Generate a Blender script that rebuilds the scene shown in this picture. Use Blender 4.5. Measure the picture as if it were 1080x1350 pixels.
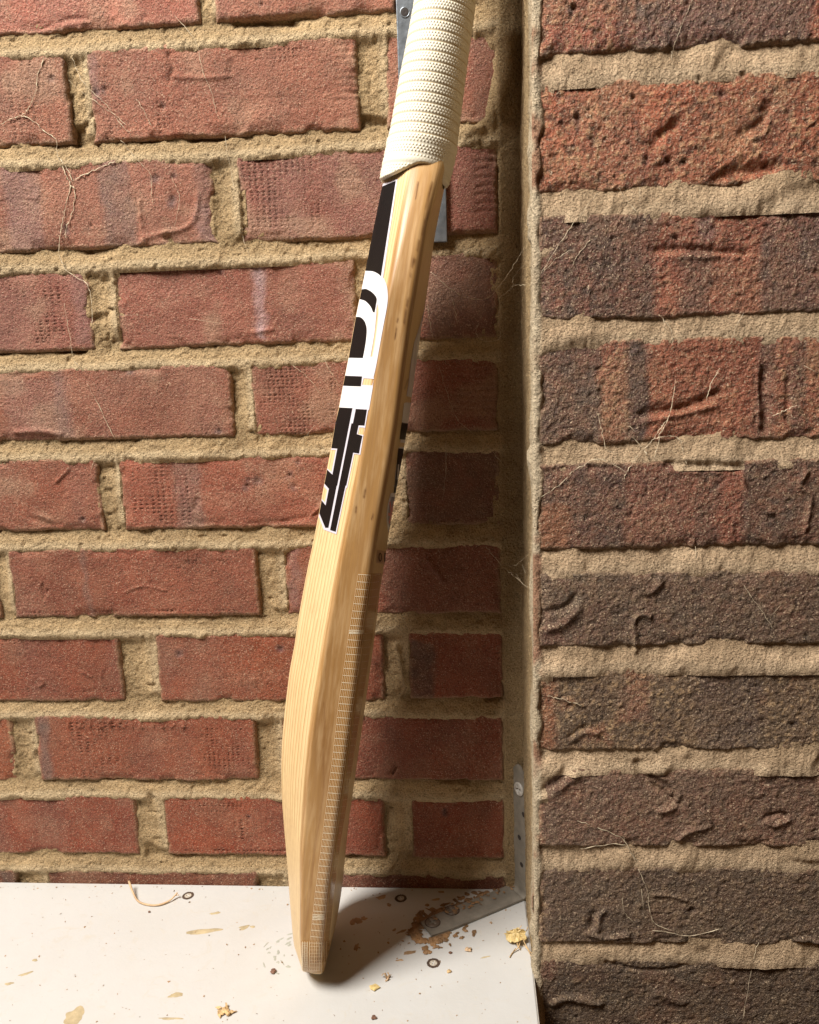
import bpy, math, random
import numpy as np
from mathutils import Vector
from mathutils.bvhtree import BVHTree
from mathutils.geometry import delaunay_2d_cdt

S = bpy.context.scene
for o in list(bpy.data.objects): bpy.data.objects.remove(o)
random.seed(7)
RS = np.random.RandomState(11)

# ------------------------------------------------------------------ camera
FPX, PITCH, YAW, ROLL = 1079.9, 0.19437, 0.07119, -0.03211
CAM = np.array([0.28476, -0.64342, 0.46459])
_f = np.array([-math.sin(YAW)*math.cos(PITCH), math.cos(YAW)*math.cos(PITCH), -math.sin(PITCH)])
_r = np.cross(_f, [0, 0, 1.]); _r /= np.linalg.norm(_r); _u = np.cross(_r, _f)
CR = _r*math.cos(ROLL) + _u*math.sin(ROLL)
CU = -_r*math.sin(ROLL) + _u*math.cos(ROLL)
CF = _f
cd = bpy.data.cameras.new('camera'); cam = bpy.data.objects.new('camera', cd); S.collection.objects.link(cam)
cd.sensor_fit = 'HORIZONTAL'; cd.sensor_width = 36.0; cd.lens = 36.0*FPX/1080
cd.clip_start = 0.01; cd.clip_end = 50
from mathutils import Matrix
M = Matrix(((CR[0], CU[0], -CF[0], CAM[0]), (CR[1], CU[1], -CF[1], CAM[1]), (CR[2], CU[2], -CF[2], CAM[2]), (0, 0, 0, 1)))
cam.matrix_world = M
S.camera = cam
# ------------------------------------------------------------------ light: dim warm room, one big bright opening up on the left
w = bpy.data.worlds.new('World'); S.world = w; w.use_nodes = True
w.node_tree.nodes['Background'].inputs[0].default_value = (1.0, 0.56, 0.28, 1)
w.node_tree.nodes['Background'].inputs[1].default_value = 0.085
ld = bpy.data.lights.new('window_light', 'AREA'); lo = bpy.data.objects.new('window_light', ld); S.collection.objects.link(lo)
ld.shape = 'RECTANGLE'; ld.size = 0.74; ld.size_y = 0.74; ld.energy = 106; ld.color = (1.0, 0.96, 0.905)
lo.location = (-0.72, -0.88, 2.02)
lo.rotation_euler = (Vector((0.22, -0.05, 0.30)) - lo.location).to_track_quat('-Z', 'Y').to_euler()
S.view_settings.view_transform = 'Standard'; S.view_settings.look = 'None'
S.view_settings.exposure = 0.0; S.view_settings.gamma = 1.0
S.render.engine = 'CYCLES'

# ------------------------------------------------------------------ pixel <-> place helpers (measuring the photograph)
def ray(x, y):
    d = CF + CR*((x-540)/FPX) + CU*((675-y)/FPX); return d
PY, PSL, PX0 = -0.1029, 0.00797, 0.35            # pier front plane: y = PY + PSL*(x-PX0)
def wall_at(x, y, Y=0.0):
    d = ray(x, y); t = (Y-CAM[1])/d[1]; return CAM + t*d
def pier_at(x, y):
    d = ray(x, y); t = (PY + PSL*(CAM[0]-PX0) - CAM[1])/(d[1]-PSL*d[0]); return CAM + t*d
def shelf_at(x, y, Z=0.0):
    d = ray(x, y); t = (Z-CAM[2])/d[2]; return CAM + t*d
def proj(P):
    d = np.asarray(P)-CAM; z = d@CF
    return 540+FPX*(d@CR)/z, 675-FPX*(d@CU)/z

# ------------------------------------------------------------------ numpy noise
def _hash(i, j, seed):
    n = (i.astype(np.int64)*374761393 + j.astype(np.int64)*668265263 + seed*1274126177) & 0xffffffff
    n = ((n ^ (n >> 13))*1274126177) & 0xffffffff
    n = n ^ (n >> 16)
    return (n & 0xffff)/65535.0
def vn(x, y, seed=0):
    xi = np.floor(x); yi = np.floor(y); fx = x-xi; fy = y-yi
    fx = fx*fx*(3-2*fx); fy = fy*fy*(3-2*fy)
    a = _hash(xi, yi, seed); b = _hash(xi+1, yi, seed); c = _hash(xi, yi+1, seed); d = _hash(xi+1, yi+1, seed)
    return (a*(1-fx)+b*fx)*(1-fy)+(c*(1-fx)+d*fx)*fy
def fb(x, y, size, seed=0, octv=3):              # -1..1, 'size' in metres
    s = 0; a = 1; t = 0
    for k in range(octv):
        s = s + a*(vn(x/size*2**k+k*17.3, y/size*2**k-k*9.1, seed+k*7)*2-1); t += a; a *= .5
    return s/t
def sm(a, b, x):
    t = np.clip((x-a)/(b-a), 0, 1); return t*t*(3-2*t)

# ------------------------------------------------------------------ object helpers
def tag(o, label=None, cat=None, group=None, kind=None):
    if label: o['label'] = label
    if cat: o['category'] = cat
    if group: o['group'] = group
    if kind: o['kind'] = kind
    return o
def thing(name, loc, label, cat, group=None):
    o = bpy.data.objects.new(name, None); S.collection.objects.link(o); o.location = loc
    o.empty_display_size = .02
    o.matrix_world = Matrix.Translation(loc)
    return tag(o, label, cat, group)
def off(parent):
    v = np.zeros(3)
    while parent is not None:
        v += np.array(parent.location); parent = parent.parent
    return v
def mk(name, V, F, mat, parent=None, cols=None, vec=None, smooth=True, loc=None):
    """V (n,3) world coordinates; F list/array of faces; links ONE mesh object"""
    V = np.asarray(V, float)
    base = off(parent)
    me = bpy.data.meshes.new(name)
    if isinstance(F, np.ndarray):
        n, k = F.shape
        me.vertices.add(len(V)); me.loops.add(n*k); me.polygons.add(n)
        if loc is None: loc = np.zeros(3) if parent is not None else V.mean(0)
        me.vertices.foreach_set('co', (V-base-np.asarray(loc)).astype(np.float32).ravel())
        me.loops.foreach_set('vertex_index', F.astype(np.int32).ravel())
        me.polygons.foreach_set('loop_start', np.arange(0, n*k, k, dtype=np.int32))
        me.update(calc_edges=True)
    else:
        if loc is None: loc = np.zeros(3) if parent is not None else V.mean(0)
        me.from_pydata([tuple(v) for v in (V-base-np.asarray(loc))], [], [tuple(int(i) for i in f) for f in F])
    me.polygons.foreach_set('use_smooth', np.full(len(me.polygons), smooth))
    if cols is not None:
        a = me.color_attributes.new('col', 'FLOAT_COLOR', 'POINT')
        c = np.ones((len(V), 4), np.float32); c[:, :cols.shape[1]] = cols
        a.data.foreach_set('color', c.ravel())
    if vec is not None:
        a = me.attributes.new('crd', 'FLOAT_VECTOR', 'POINT'); a.data.foreach_set('vector', np.asarray(vec, np.float32).ravel())
    me.validate(); me.update()
    me.materials.append(mat)
    o = bpy.data.objects.new(name, me); S.collection.objects.link(o); o.location = loc
    if parent is not None: o.parent = parent
    return o
def gridF(n, m, mask=None, closed=False):
    i, j = np.meshgrid(np.arange(n-1), np.arange(m if closed else m-1), indexing='ij')
    j2 = (j+1) % m
    F = np.stack([i*m+j, i*m+j2, (i+1)*m+j2, (i+1)*m+j], -1).reshape(-1, 4)
    if mask is not None: F = F[mask.reshape(-1)]
    return F
def join(parts):
    V = []; F = []; b = 0
    for v, f in parts:
        V.append(np.asarray(v, float)); F += [tuple(i+b for i in q) for q in f]; b += len(v)
    return np.concatenate(V), F
def tube(pts, r, n=6, taper=True):
    pts = np.asarray(pts, float); N = len(pts); V = []; F = []
    rr = np.full(N, r) if np.isscalar(r) else np.asarray(r)
    up = np.array([.3, -.9, .2])
    for i in range(N):
        t = pts[min(i+1, N-1)]-pts[max(i-1, 0)]; t /= np.linalg.norm(t)+1e-12
        a = np.cross(t, up); a /= np.linalg.norm(a)+1e-9; b = np.cross(t, a)
        for k in range(n):
            th = 2*math.pi*k/n; V.append(pts[i]+rr[i]*(a*math.cos(th)+b*math.sin(th)))
    for i in range(N-1):
        for k in range(n):
            F.append((i*n+k, i*n+(k+1) % n, (i+1)*n+(k+1) % n, (i+1)*n+k))
    F.append(tuple(range(n))[::-1]); F.append(tuple((N-1)*n+k for k in range(n)))
    return np.array(V), F
def smoothline(p, k=6):
    p = np.asarray(p, float)
    if len(p) < 3: return p
    out = []
    q = np.vstack([2*p[0]-p[1], p, 2*p[-1]-p[-2]])
    for i in range(1, len(q)-2):
        for t in np.linspace(0, 1, k, endpoint=False):
            a, b, c, d = q[i-1:i+3]
            out.append(.5*((2*b)+(c-a)*t+(2*a-5*b+4*c-d)*t*t+(3*b-a-3*c+d)*t**3))
    out.append(p[-1]); return np.array(out)

# ------------------------------------------------------------------ materials
def newmat(name):
    m = bpy.data.materials.new(name); m.use_nodes = True
    nt = m.node_tree; b = nt.nodes['Principled BSDF']; return m, nt, b
def N(nt, typ, **k):
    n = nt.nodes.new(typ)
    for a, v in k.items():
        if a in n.inputs.keys(): n.inputs[a].default_value = v
        else: setattr(n, a, v)
    return n
def L(nt, a, b): nt.links.new(a, b)
def mixc(nt, fac, a, b, mode='MIX'):
    m = nt.nodes.new('ShaderNodeMix'); m.data_type = 'RGBA'; m.blend_type = mode
    for sock, v in ((m.inputs[0], fac), (m.inputs[6], a), (m.inputs[7], b)):
        if hasattr(v, 'links'): nt.links.new(v, sock)
        else: sock.default_value = v if not isinstance(v, tuple) else (*v, 1) if len(v) == 3 else v
    return m.outputs[2]
def ramp(nt, src, a, b, va=0., vb=1.):
    r = nt.nodes.new('ShaderNodeMapRange'); r.inputs[1].default_value = a; r.inputs[2].default_value = b
    r.inputs[3].default_value = va; r.inputs[4].default_value = vb
    nt.links.new(src, r.inputs[0]); return r.outputs[0]
def noise(nt, scale, detail=3, rough=.6, vec=None, dist=0):
    n = nt.nodes.new('ShaderNodeTexNoise'); n.inputs['Scale'].default_value = scale; n.inputs['Detail'].default_value = detail
    n.inputs['Roughness'].default_value = rough; n.inputs['Distortion'].default_value = dist
    if vec is not None: nt.links.new(vec, n.inputs['Vector'])
    return n.outputs['Fac']
def bump(nt, h, dist, strength=1., normal=None):
    b = nt.nodes.new('ShaderNodeBump'); b.inputs['Distance'].default_value = dist; b.inputs['Strength'].default_value = strength
    nt.links.new(h, b.inputs['Height'])
    if normal is not None: nt.links.new(normal, b.inputs['Normal'])
    return b.outputs['Normal']

def gritty(name, grain_scale, grain_bump, dust, dust_amt, spec=.25, rough=.82):
    m, nt, b = newmat(name)
    at = N(nt, 'ShaderNodeAttribute', attribute_name='col')
    tc = nt.nodes.new('ShaderNodeTexCoord').outputs['Object']
    n1 = noise(nt, 38, 4, .65, tc); n2 = noise(nt, 210, 3, .6, tc); n3 = noise(nt, grain_scale, 3, .7, tc)
    c = mixc(nt, ramp(nt, n1, .35, .68, 0, .4), at.outputs['Color'], (.13, .05, .03) if 'brick' in name else (.24, .15, .07))
    c = mixc(nt, ramp(nt, n2, .35, .7, .0, .34), c, mixc(nt, .35, at.outputs['Color'], (.58, .34, .19)))
    n4 = noise(nt, grain_scale*.8, 2, .8, tc)
    c = mixc(nt, ramp(nt, n4, .50, .36, 0, .62), c, mixc(nt, .75, c, (.03, .02, .012)))
    c = mixc(nt, ramp(nt, n3, .56, .68, 0, dust_amt*1.3), c, dust)
    # small dark voids
    vo = nt.nodes.new('ShaderNodeTexVoronoi'); vo.inputs['Scale'].default_value = grain_scale*.42; nt.links.new(tc, vo.inputs['Vector'])
    c = mixc(nt, ramp(nt, vo.outputs['Distance'], .05, .22, .55, 0), c, (.05, .03, .02))
    L(nt, c, b.inputs['Base Color']); b.inputs['Roughness'].default_value = rough
    b.inputs['Specular IOR Level'].default_value = spec
    nn = bump(nt, n3, grain_bump*1.4, 1.0)
    nn = bump(nt, n4, grain_bump*.7, 1.0, nn)
    nn = bump(nt, noise(nt, grain_scale*.4, 2, .5, tc), grain_bump*.8, .7, nn)
    nn = bump(nt, vo.outputs['Distance'], grain_bump*.8, .6, nn)
    L(nt, nn, b.inputs['Normal']); return m
m_brick = gritty('red_brick', 1000, .0009, (.72, .50, .34), .55, .35, .62)
m_pbrick = gritty('sandfaced_brick', 900, .0016, (.74, .56, .37), .75, .4, .6)
m_mortar = gritty('sandy_mortar', 1050, .0013, (.72, .58, .36), .55, .15, .92)

# ------------------------------------------------------------------ relief strokes and colour patches read off the photograph
strokesW = []; strokesP = []; patchW = []; patchP = []
def segdist(X, Z, P):
    d = np.full(X.shape, 9.); 
    for a, b in zip(P[:-1], P[1:]):
        e = b-a; l2 = (e**2).sum()+1e-12
        t = np.clip(((X-a[0])*e[0]+(Z-a[1])*e[1])/l2, 0, 1)
        d = np.minimum(d, np.hypot(X-a[0]-t*e[0], Z-a[1]-t*e[1]))
    return d
def SW(pts, wid, dep, wall='W'):
    f = wall_at if wall == 'W' else pier_at
    P = np.array([f(x, y)[[0, 2]] for x, y in pts]); P = smoothline(P, 4)
    (strokesW if wall == 'W' else strokesP).append((P, wid*.00062, dep))
def PA(x0, y0, x1, y1, col, k, wall='W'):
    f = wall_at if wall == 'W' else pier_at
    a = f(x0, y0); b = f(x1, y1)
    (patchW if wall == 'W' else patchP).append((a[0], b[2], b[0], a[2], col, k))
def apply_strokes(H, X, Z, st):
    for P, wd, dep in st:
        x0, z0 = P.min(0)-4*wd; x1, z1 = P.max(0)+4*wd
        m = (X > x0) & (X < x1) & (Z > z0) & (Z < z1)
        if m.any():
            wob = 1+.5*fb(X[m], Z[m], .006, 5, 2)
            d = segdist(X[m], Z[m], P)
            H[m] += dep*(.52 if dep < 0 else .7)*np.exp(-(d/(wd*(1.05 if dep < 0 else .85)*wob))**2)
def apply_patch(C, X, Z, ps):
    for x0, z0, x1, z1, col, k in ps:
        e = .0022; n = fb(X, Z, .012, 31, 3)*.004
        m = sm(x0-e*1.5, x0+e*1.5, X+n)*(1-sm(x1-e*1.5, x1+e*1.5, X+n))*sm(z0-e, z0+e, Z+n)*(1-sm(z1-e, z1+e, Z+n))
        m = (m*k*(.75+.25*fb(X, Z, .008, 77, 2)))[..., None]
        C[:] = C*(1-m)+np.array(col)*m

GREY = (.155, .125, .115); DK = (.075, .06, .052); PURP = (.30, .18, .17); LIL = (.55, .40, .42)
for a in [(0, 210, 62, 332, PURP, .6), (128, 205, 182, 332, GREY, .65), (255, 205, 284, 332, GREY, .5), (332, 338, 352, 446, LIL, .75),
          (108, 716, 124, 824, GREY, .75), (46, 935, 74, 1034, GREY, .85), (225, 600, 270, 704, GREY, .5), (540, 845, 574, 922, DK, .9),
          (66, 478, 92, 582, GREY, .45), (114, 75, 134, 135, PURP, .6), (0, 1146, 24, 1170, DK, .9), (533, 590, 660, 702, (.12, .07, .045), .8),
          (560, 318, 656, 446, (.12, .07, .05), .75), (500, 715, 662, 820, (.17, .07, .045), .6), (378, 715, 400, 822, PURP, .6),  # broad dark browns right of the bat: shade painted onto those bricks
          (255, 270, 285, 332, PURP, .6), (90, 345, 120, 452, PURP, .4), (300, 205, 320, 300, PURP, .3), (0, 500, 100, 585, PURP, .3),
          (350, 610, 420, 660, (.45, .2, .12), .4), (620, 30, 672, 165, (.22, .10, .07), .6), (508, 720, 540, 822, (.2, .09, .06), .5)]:
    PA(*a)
RED = (.38, .10, .05); BR = (.24, .10, .07)
for a in [(834, 0, 1064, 62, (.13, .09, .075), .95), (812, 0, 828, 60, DK, .7), (690, 278, 866, 425, (.085, .068, .055), .97), (866, 278, 1012, 425, (.30, .11, .07), .7),
          (900, 330, 936, 415, (.12, .08, .06), .75), (920, 270, 940, 320, (.2, .14, .13), .7), (1010, 262, 1110, 418, (.11, .08, .07), .95),
          (695, 448, 790, 590, (.10, .08, .065), .96), (828, 448, 854, 590, (.065, .052, .05), .97), (855, 448, 1000, 588, RED, .8), (1000, 448, 1018, 588, DK, .7),
          (1045, 448, 1060, 588, DK, .6), (705, 605, 825, 735, (.085, .065, .055), .97), (712, 668, 750, 728, (.42, .16, .07), .92), (825, 605, 920, 735, (.20, .09, .065), .9),
          (920, 605, 946, 735, DK, .85), (946, 605, 982, 735, (.26, .09, .06), .9), (982, 605, 1110, 735, (.085, .072, .058), .95),
          (705, 748, 1110, 866, (.115, .095, .068), .94), (712, 828, 740, 862, (.24, .11, .08), .8),
          (918, 885, 1000, 990, (.12, .085, .07), .85), (712, 890, 734, 990, (.42, .14, .06), .9), (820, 905, 860, 950, (.36, .17, .12), .5),
          (715, 1012, 1110, 1118, (.165, .118, .085), .9), (717, 1140, 1110, 1248, (.115, .092, .066), .92), (717, 1258, 1110, 1400, (.095, .074, .055), .92),
          (715, 1255, 735, 1290, (.3, .12, .08), .7), (700, 110, 712, 180, (.42, .16, .09), .6)]:
    PA(*a, wall='P')
# gouges and dents in the pier bricks
for a in [([(860, 195), (868, 182), (880, 172), (891, 162)], 5, -.004), ([(891, 162), (893, 178), (900, 188)], 3, -.002),
          ([(978, 176), (995, 168), (1008, 155), (1012, 140)], 5, -.004), ([(992, 182), (1006, 178), (1014, 160)], 2.5, .0018),
          ([(945, 236), (962, 228), (990, 225), (1020, 222)], 6, -.006), ([(866, 226), (880, 214), (895, 222), (868, 230)], 3, -.002),
          ([(866, 330), (900, 328), (940, 331), (980, 334)], 4, -.0038), ([(888, 339), (930, 338), (975, 339)], 3, .0018),
          ([(848, 545), (870, 542), (900, 538), (925, 528), (948, 517)], 4.5, -.0045), ([(850, 556), (895, 547), (945, 534)], 3, .002),
          ([(1008, 490), (1005, 515), (1010, 540), (1008, 565)], 4.5, -.0045), ([(1000, 490), (1000, 530), (1002, 560)], 2.5, .002), ([(1040, 500), (1038, 550)], 3, -.003),
          ([(880, 612), (910, 612), (940, 613), (976, 614)], 3.6, -.0045), ([(880, 621), (920, 623), (975, 624)], 2.2, .0010),
          ([(978, 628), (984, 648), (1000, 665), (1016, 676)], 3.4, .0026), ([(1062, 622), (1052, 640), (1068, 655), (1060, 700)], 3, .0028),
          ([(838, 768), (852, 782), (868, 770), (872, 758)], 4, .0025), ([(838, 858), (837, 840), (835, 820), (845, 809), (856, 812)], 3.2, .0028),
          ([(720, 830), (745, 820), (762, 802)], 5, .003), ([(722, 806), (748, 798), (758, 786)], 4, -.0035), ([(755, 974), (768, 966), (788, 965)], 3.4, .003), ([(752, 972), (772, 958)], 4, -.003),
          ([(714, 1050), (735, 1038), (756, 1022)], 6, .0035), ([(722, 1040), (740, 1024), (745, 1018)], 6, -.005),
          ([(842, 1008), (852, 1030), (876, 1046), (893, 1058)], 5, -.006), ([(868, 1068), (890, 1062), (894, 1048)], 4, .0035), ([(858, 1022), (880, 1036), (890, 1050)], 3, -.004),
          ([(893, 1106), (905, 1096), (932, 1088), (936, 1082), (926, 1068)], 3.2, .0028), ([(1012, 1080), (1018, 1088), (1040, 1080)], 3.4, .0028), ([(1010, 1078), (1030, 1072), (1036, 1076)], 3, -.004),
          ([(776, 1230), (800, 1236), (828, 1232)], 3.5, .003), ([(788, 1225), (790, 1208), (796, 1200)], 4, .003), ([(780, 1222), (784, 1205)], 3.5, -.004), ([(862, 1180), (885, 1180), (905, 1186)], 2.5, .0022),
          ([(728, 1322), (750, 1315), (790, 1322)], 6, .004), ([(800, 1270), (850, 1280), (900, 1276)], 3, -.003), ([(868, 1310), (900, 1320)], 7, .003), ([(1050, 1238), (1078, 1240)], 4, .0035),
          ([(734, 918), (770, 930)], 2, .0018), ([(736, 160), (735, 175)], 2, .001)]:
    SW(*a, wall='P')
for x, y, r in [(835, 127, 2.5), (952, 124, 6), (980, 98, 4), (763, 154, 5), (705, 172, 4), (853, 208, 4), (882, 211, 4), (902, 213, 4), (922, 103, 3), (757, 10, 5),
                (912, 1200, 5), (1076, 218, 4), (882, 297, 3), (892, 314, 3), (940, 375, 3), (1045, 955, 4)]:
    SW([(x, y), (x+1, y+1)], r*.6, -.004, 'P'); PA(x-r, y-r, x+r, y+r, (.05, .05, .06), .9, 'P')
# back wall marks: comb scratches, dents, cracks, dimple rows
for k in range(5): SW([(318, 133+k*3.6), (350, 128+k*3.8), (400, 127+k*4)], 1.5, -.0009)
for k in range(9): SW([(443+k % 3, 60+k*9), (472, 58+k*9)], 1.6, -.0011)
for k in range(10): SW([(592+k % 3*2, 360+100+k*8.5), (622, 462+k*8.6), (655, 461+k*8.5)], 1.5, -.0012)
for k in range(9): SW([(628+k % 2*2, 192+k*11), (640, 190+k*11), (655, 191+k*11)], 2.2, -.0014)
for k in range(7): SW([(0, 232+k*5), (25, 228+k*5), (52, 233+k*5)], 1.6, .0009)
for a in [([(222, 72), (228, 88), (223, 105)], 3, -.003), ([(228, 101), (262, 103), (305, 100)], 3, .0018), ([(306, 100), (305, 82)], 3, -.0018), ([(80, 28), (92, 24), (115, 24)], 3, -.002),
          ([(84, 34), (100, 30), (118, 28)], 2, .0012), ([(185, 265), (187, 300), (192, 320)], 3, .0018), ([(262, 255), (258, 285), (245, 300), (215, 308)], 3, .0018), ([(183, 322), (192, 314), (220, 305)], 3, .0018),
          ([(57, 772), (60, 790), (63, 778)], 3, -.003), ([(60, 792), (64, 784)], 2.5, .002), ([(165, 780), (190, 772), (220, 778)], 2, .0012), ([(52, 905), (58, 900), (54, 895)], 2.5, .002),
          ([(108, 886), (120, 892)], 2, .0015), ([(133, 892), (137, 880)], 1.6, .0012), ([(75, 635), (85, 625), (92, 618)], 2.4, .002), ([(50, 678), (66, 684)], 2.5, .002), ([(40, 682), (60, 690), (80, 692)], 3, -.002),
          ([(260, 660), (258, 670)], 4, -.003), ([(310, 32), (345, 28), (390, 30)], 5, -.007), ([(380, 24), (420, 20)], 4, -.004), ([(566, 738), (576, 752), (584, 766), (580, 758), (570, 748), (566, 738)], 3, .003),
          ([(20, 570), (50, 568), (80, 572)], 4, .0025), ([(330, 690), (360, 688), (395, 684), (420, 676)], 3, -.0022), ([(410, 680), (420, 670), (424, 664)], 3, .002), ([(522, 850), (530, 880), (535, 910), (530, 918)], 3.5, .0045),
          ([(518, 1020), (522, 1012)], 3, -.006), ([(198, 1050), (201, 1053)], 4, -.008), ([(150, 450), (158, 449)], 4, -.005), ([(335, 438), (360, 434)], 3, .002), ([(588, 1068), (592, 1070)], 4, -.002)]:
    SW(*a)
for x, y, r in [(68, 103, 4), (117, 92, 4), (139, 117, 4), (126, 122, 5), (214, 141, 4), (206, 234, 5), (228, 233, 4), (228, 263, 6), (87, 302, 6), (120, 297, 2), (290, 360, 3), (275, 219, 4), (175, 486, 5),
                (340, 633, 6), (326, 640, 4), (328, 632, 3), (110, 684, 4), (394, 608, 3), (382, 626, 3), (290, 568, 4), (236, 862, 5), (389, 640, 5), (370, 855, 5), (327, 1078, 3), (345, 5, 3), (588, 1070, 5)]:
    SW([(x, y), (x+1, y+1)], r*.6, -.003); PA(x-r, y-r, x+r, y+r, (.07, .07, .09), .8)
# embossed marks in two bricks, worn and half legible
for i in range(12): 
    x = 92+i*13.6
    SW([(x, 949), (x+random.uniform(-3, 4), 953), (x+random.uniform(-2, 3), 958)], 1.5, .0016)
    if i % 2: SW([(x, 958), (x+5, 957)], 1.3, .0014)
for x in (30, 46, 62): SW([(x, 856), (x+3, 864), (x+1, 860)], 1.5, .0013)
for x in (314, 332, 352, 368): SW([(x, 899), (x+3, 894), (x+5, 903)], 1.5, .0013)
dimples = []   # (x0,y0,x1,y1,dx,dy,depth)
for a in [(0, 78, 84, 184, 9, 4.2), (122, 85, 160, 186, 8, 4.4), (200, 130, 236, 184, 7, 4.4), (312, 205, 430, 300, 7.5, 4.2), (0, 350, 95, 455, 9, 4.2), (0, 436, 120, 448, 6, 4), (255, 528, 305, 580, 4.6, 4.6),
          (336, 500, 420, 575, 6, 4.2), (345, 478, 420, 500, 6, 4.4), (165, 600, 260, 700, 8, 5), (235, 728, 330, 742, 5, 4), (30, 804, 330, 818, 6, 4.5), (85, 950, 180, 1024, 10, 4.5), (0, 840, 90, 852, 7, 4),
          (0, 905, 155, 916, 8, 4), (230, 1055, 330, 1070, 6, 4), (240, 1120, 400, 1130, 6, 4), (300, 1060, 330, 1110, 9, 4.6), (260, 960, 335, 1024, 7, 4), (0, 1055, 14, 1085, 5, 4.6), (100, 350, 118, 450, 5, 5), (330, 60, 420, 78, 5, 4),
          (430, 460, 450, 560, 5, 4.5), (262, 220, 284, 300, 6, 4.4), (515, 1060, 520, 1120, 5, 5), (480, 1128, 505, 1136, 5, 4)]:
    p = wall_at(a[0], a[1]); q = wall_at(a[2], a[3]); dimples.append((p[0], q[2], q[0], p[2], a[4]*.00062, a[5]*.00066))

# ------------------------------------------------------------------ brick builder
def brick(parent, mat, x0, x1, z0, z1, yf, base, seed, res, rough, st, pt, dim=(), depth=.016, tiltamp=.0007):
    nx = max(int((x1-x0)/res), 6); nz = max(int((z1-z0)/res), 4)
    xs = np.linspace(x0, x1, nx); zs = np.linspace(z0, z1, nz)
    X, Z = np.meshgrid(xs, zs)                                   # rows z, cols x
    rs = np.random.RandomState(seed)
    d1 = np.minimum(X-x0, x1-X); d2 = np.minimum(Z-z0, z1-Z)
    jag = .0011*fb(X, Z, .013, seed, 3)+.0008*fb(X, Z, .0035, seed+3, 2)
    rr = .0032
    d = np.minimum(d1, d2)+np.minimum(jag, .001)
    t = np.clip(1-d/rr, 0, 1.6)
    H = -.0030*t**2.4+.0005
    H += .0006*fb(X, Z, .045, seed+9, 2)+rough*(.00030*fb(X, Z, .011, seed+1, 3)+.00024*fb(X, Z, .0040, seed+2, 2))
    H += rs.uniform(-1, 1)*tiltamp*(X-x0-.1)/.1+rs.uniform(-1, 1)*tiltamp*(Z-z0-.03)/.03*.6+rs.uniform(-.0006, .0006)
    chip = sm(.52, .66, fb(X, Z, .02, seed+21, 2)*.5+.5)*sm(.010, .0, d)
    H -= .0022*chip
    pits = sm(.80, .90, vn(X/.0042, Z/.0042, seed+40)); H -= .0004*pits*rough
    cr = sm(.72, .88, vn(X/.0027, Z/.0027, seed+41)); H += .00035*cr*rough
    DM = np.zeros(X.shape)
    for a in dim:
        m = (X > a[0]) & (X < a[2]) & (Z > a[1]) & (Z < a[3])
        if m.any():
            xx = X[m]+.0011*fb(X[m], Z[m], .008, 3, 2); q = np.cos(2*np.pi*(xx-a[0])/a[4])*.5+.5; r = np.cos(2*np.pi*(Z[m]-a[1])/a[5])*.5+.5
            k_ = sm(.35, .9, q*r)*np.clip(.45+1.3*fb(X[m], Z[m], .012, 8, 2), 0, 1); k_ = k_*sm(a[0], a[0]+.006, X[m]+.004*fb(X[m], Z[m], .01, 14, 2))*sm(a[2], a[2]-.006, X[m]+.004*fb(X[m], Z[m], .01, 15, 2)); H[m] -= .0014*k_; DM[m] = k_
    apply_strokes(H, X, Z, st)
    C = np.ones(X.shape+(3,))*np.array(base)
    v = fb(X, Z, .03, seed+50, 3)[..., None]; C = C*(1+.28*v)
    v = fb(X, Z, .012, seed+51, 3); C = C*(1+.14*v[..., None])
    C = C*(1-.34*DM[..., None])
    band = np.clip(fb(X, Z*.15, .03, seed+60, 2), 0, 1)[..., None]; C = C*(1-.35*band)+np.array([.17, .11, .10])*.35*band
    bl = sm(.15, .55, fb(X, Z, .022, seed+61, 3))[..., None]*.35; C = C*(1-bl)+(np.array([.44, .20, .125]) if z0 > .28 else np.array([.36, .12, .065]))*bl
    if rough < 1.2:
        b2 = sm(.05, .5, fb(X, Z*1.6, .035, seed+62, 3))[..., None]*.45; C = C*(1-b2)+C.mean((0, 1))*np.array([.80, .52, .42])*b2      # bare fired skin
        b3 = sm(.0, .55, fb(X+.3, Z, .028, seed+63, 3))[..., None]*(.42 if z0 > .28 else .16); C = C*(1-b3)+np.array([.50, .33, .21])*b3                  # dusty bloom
    else:
        g = sm(.60, .80, vn(X/.0019, Z/.0019, seed+80))*(.45+.4*vn(X/.012, Z/.012, seed+81)); H += .00032*g; C = C*(1-.66*g[..., None])+np.array([.60, .44, .29])*.66*g[..., None]
        g = sm(.66, .82, vn(X/.0023, Z/.0023, seed+83)); H -= .00035*g; C = C*(1-.6*g[..., None])
        b3 = sm(.0, .6, fb(X+.3, Z, .03, seed+63, 3))[..., None]*.28; C = C*(1-b3)+np.array([.42, .29, .19])*b3
        C = C*np.array([1.46, 1.31, 1.02])
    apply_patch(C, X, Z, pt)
    e = (sm(.0045, .0, d+.0015*fb(X, Z, .004, seed+70, 2))*.55)[..., None]; C = C*(1-e)+np.array([.50, .36, .21])*e   # mortar left on the arrises
    Y = yf(X)-H
    V = np.stack([X, Y, Z], -1).reshape(-1, 3)
    n = nz*nx; F = gridF(nz, nx)
    # sides running back into the wall
    ring = np.concatenate([np.arange(nx), np.arange(1, nz)*nx+nx-1, (nz-1)*nx+np.arange(nx-2, -1, -1), np.arange(nz-2, 0, -1)*nx])
    B = V[ring].copy(); B[:, 1] = yf(B[:, 0])+depth
    k = len(ring); i = np.arange(k); j = (i+1) % k
    F2 = np.stack([ring[i], n+i, n+j, ring[j]], -1)
    V = np.vstack([V, B]); Cc = np.vstack([C.reshape(-1, 3), C.reshape(-1, 3)[ring]])
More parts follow.
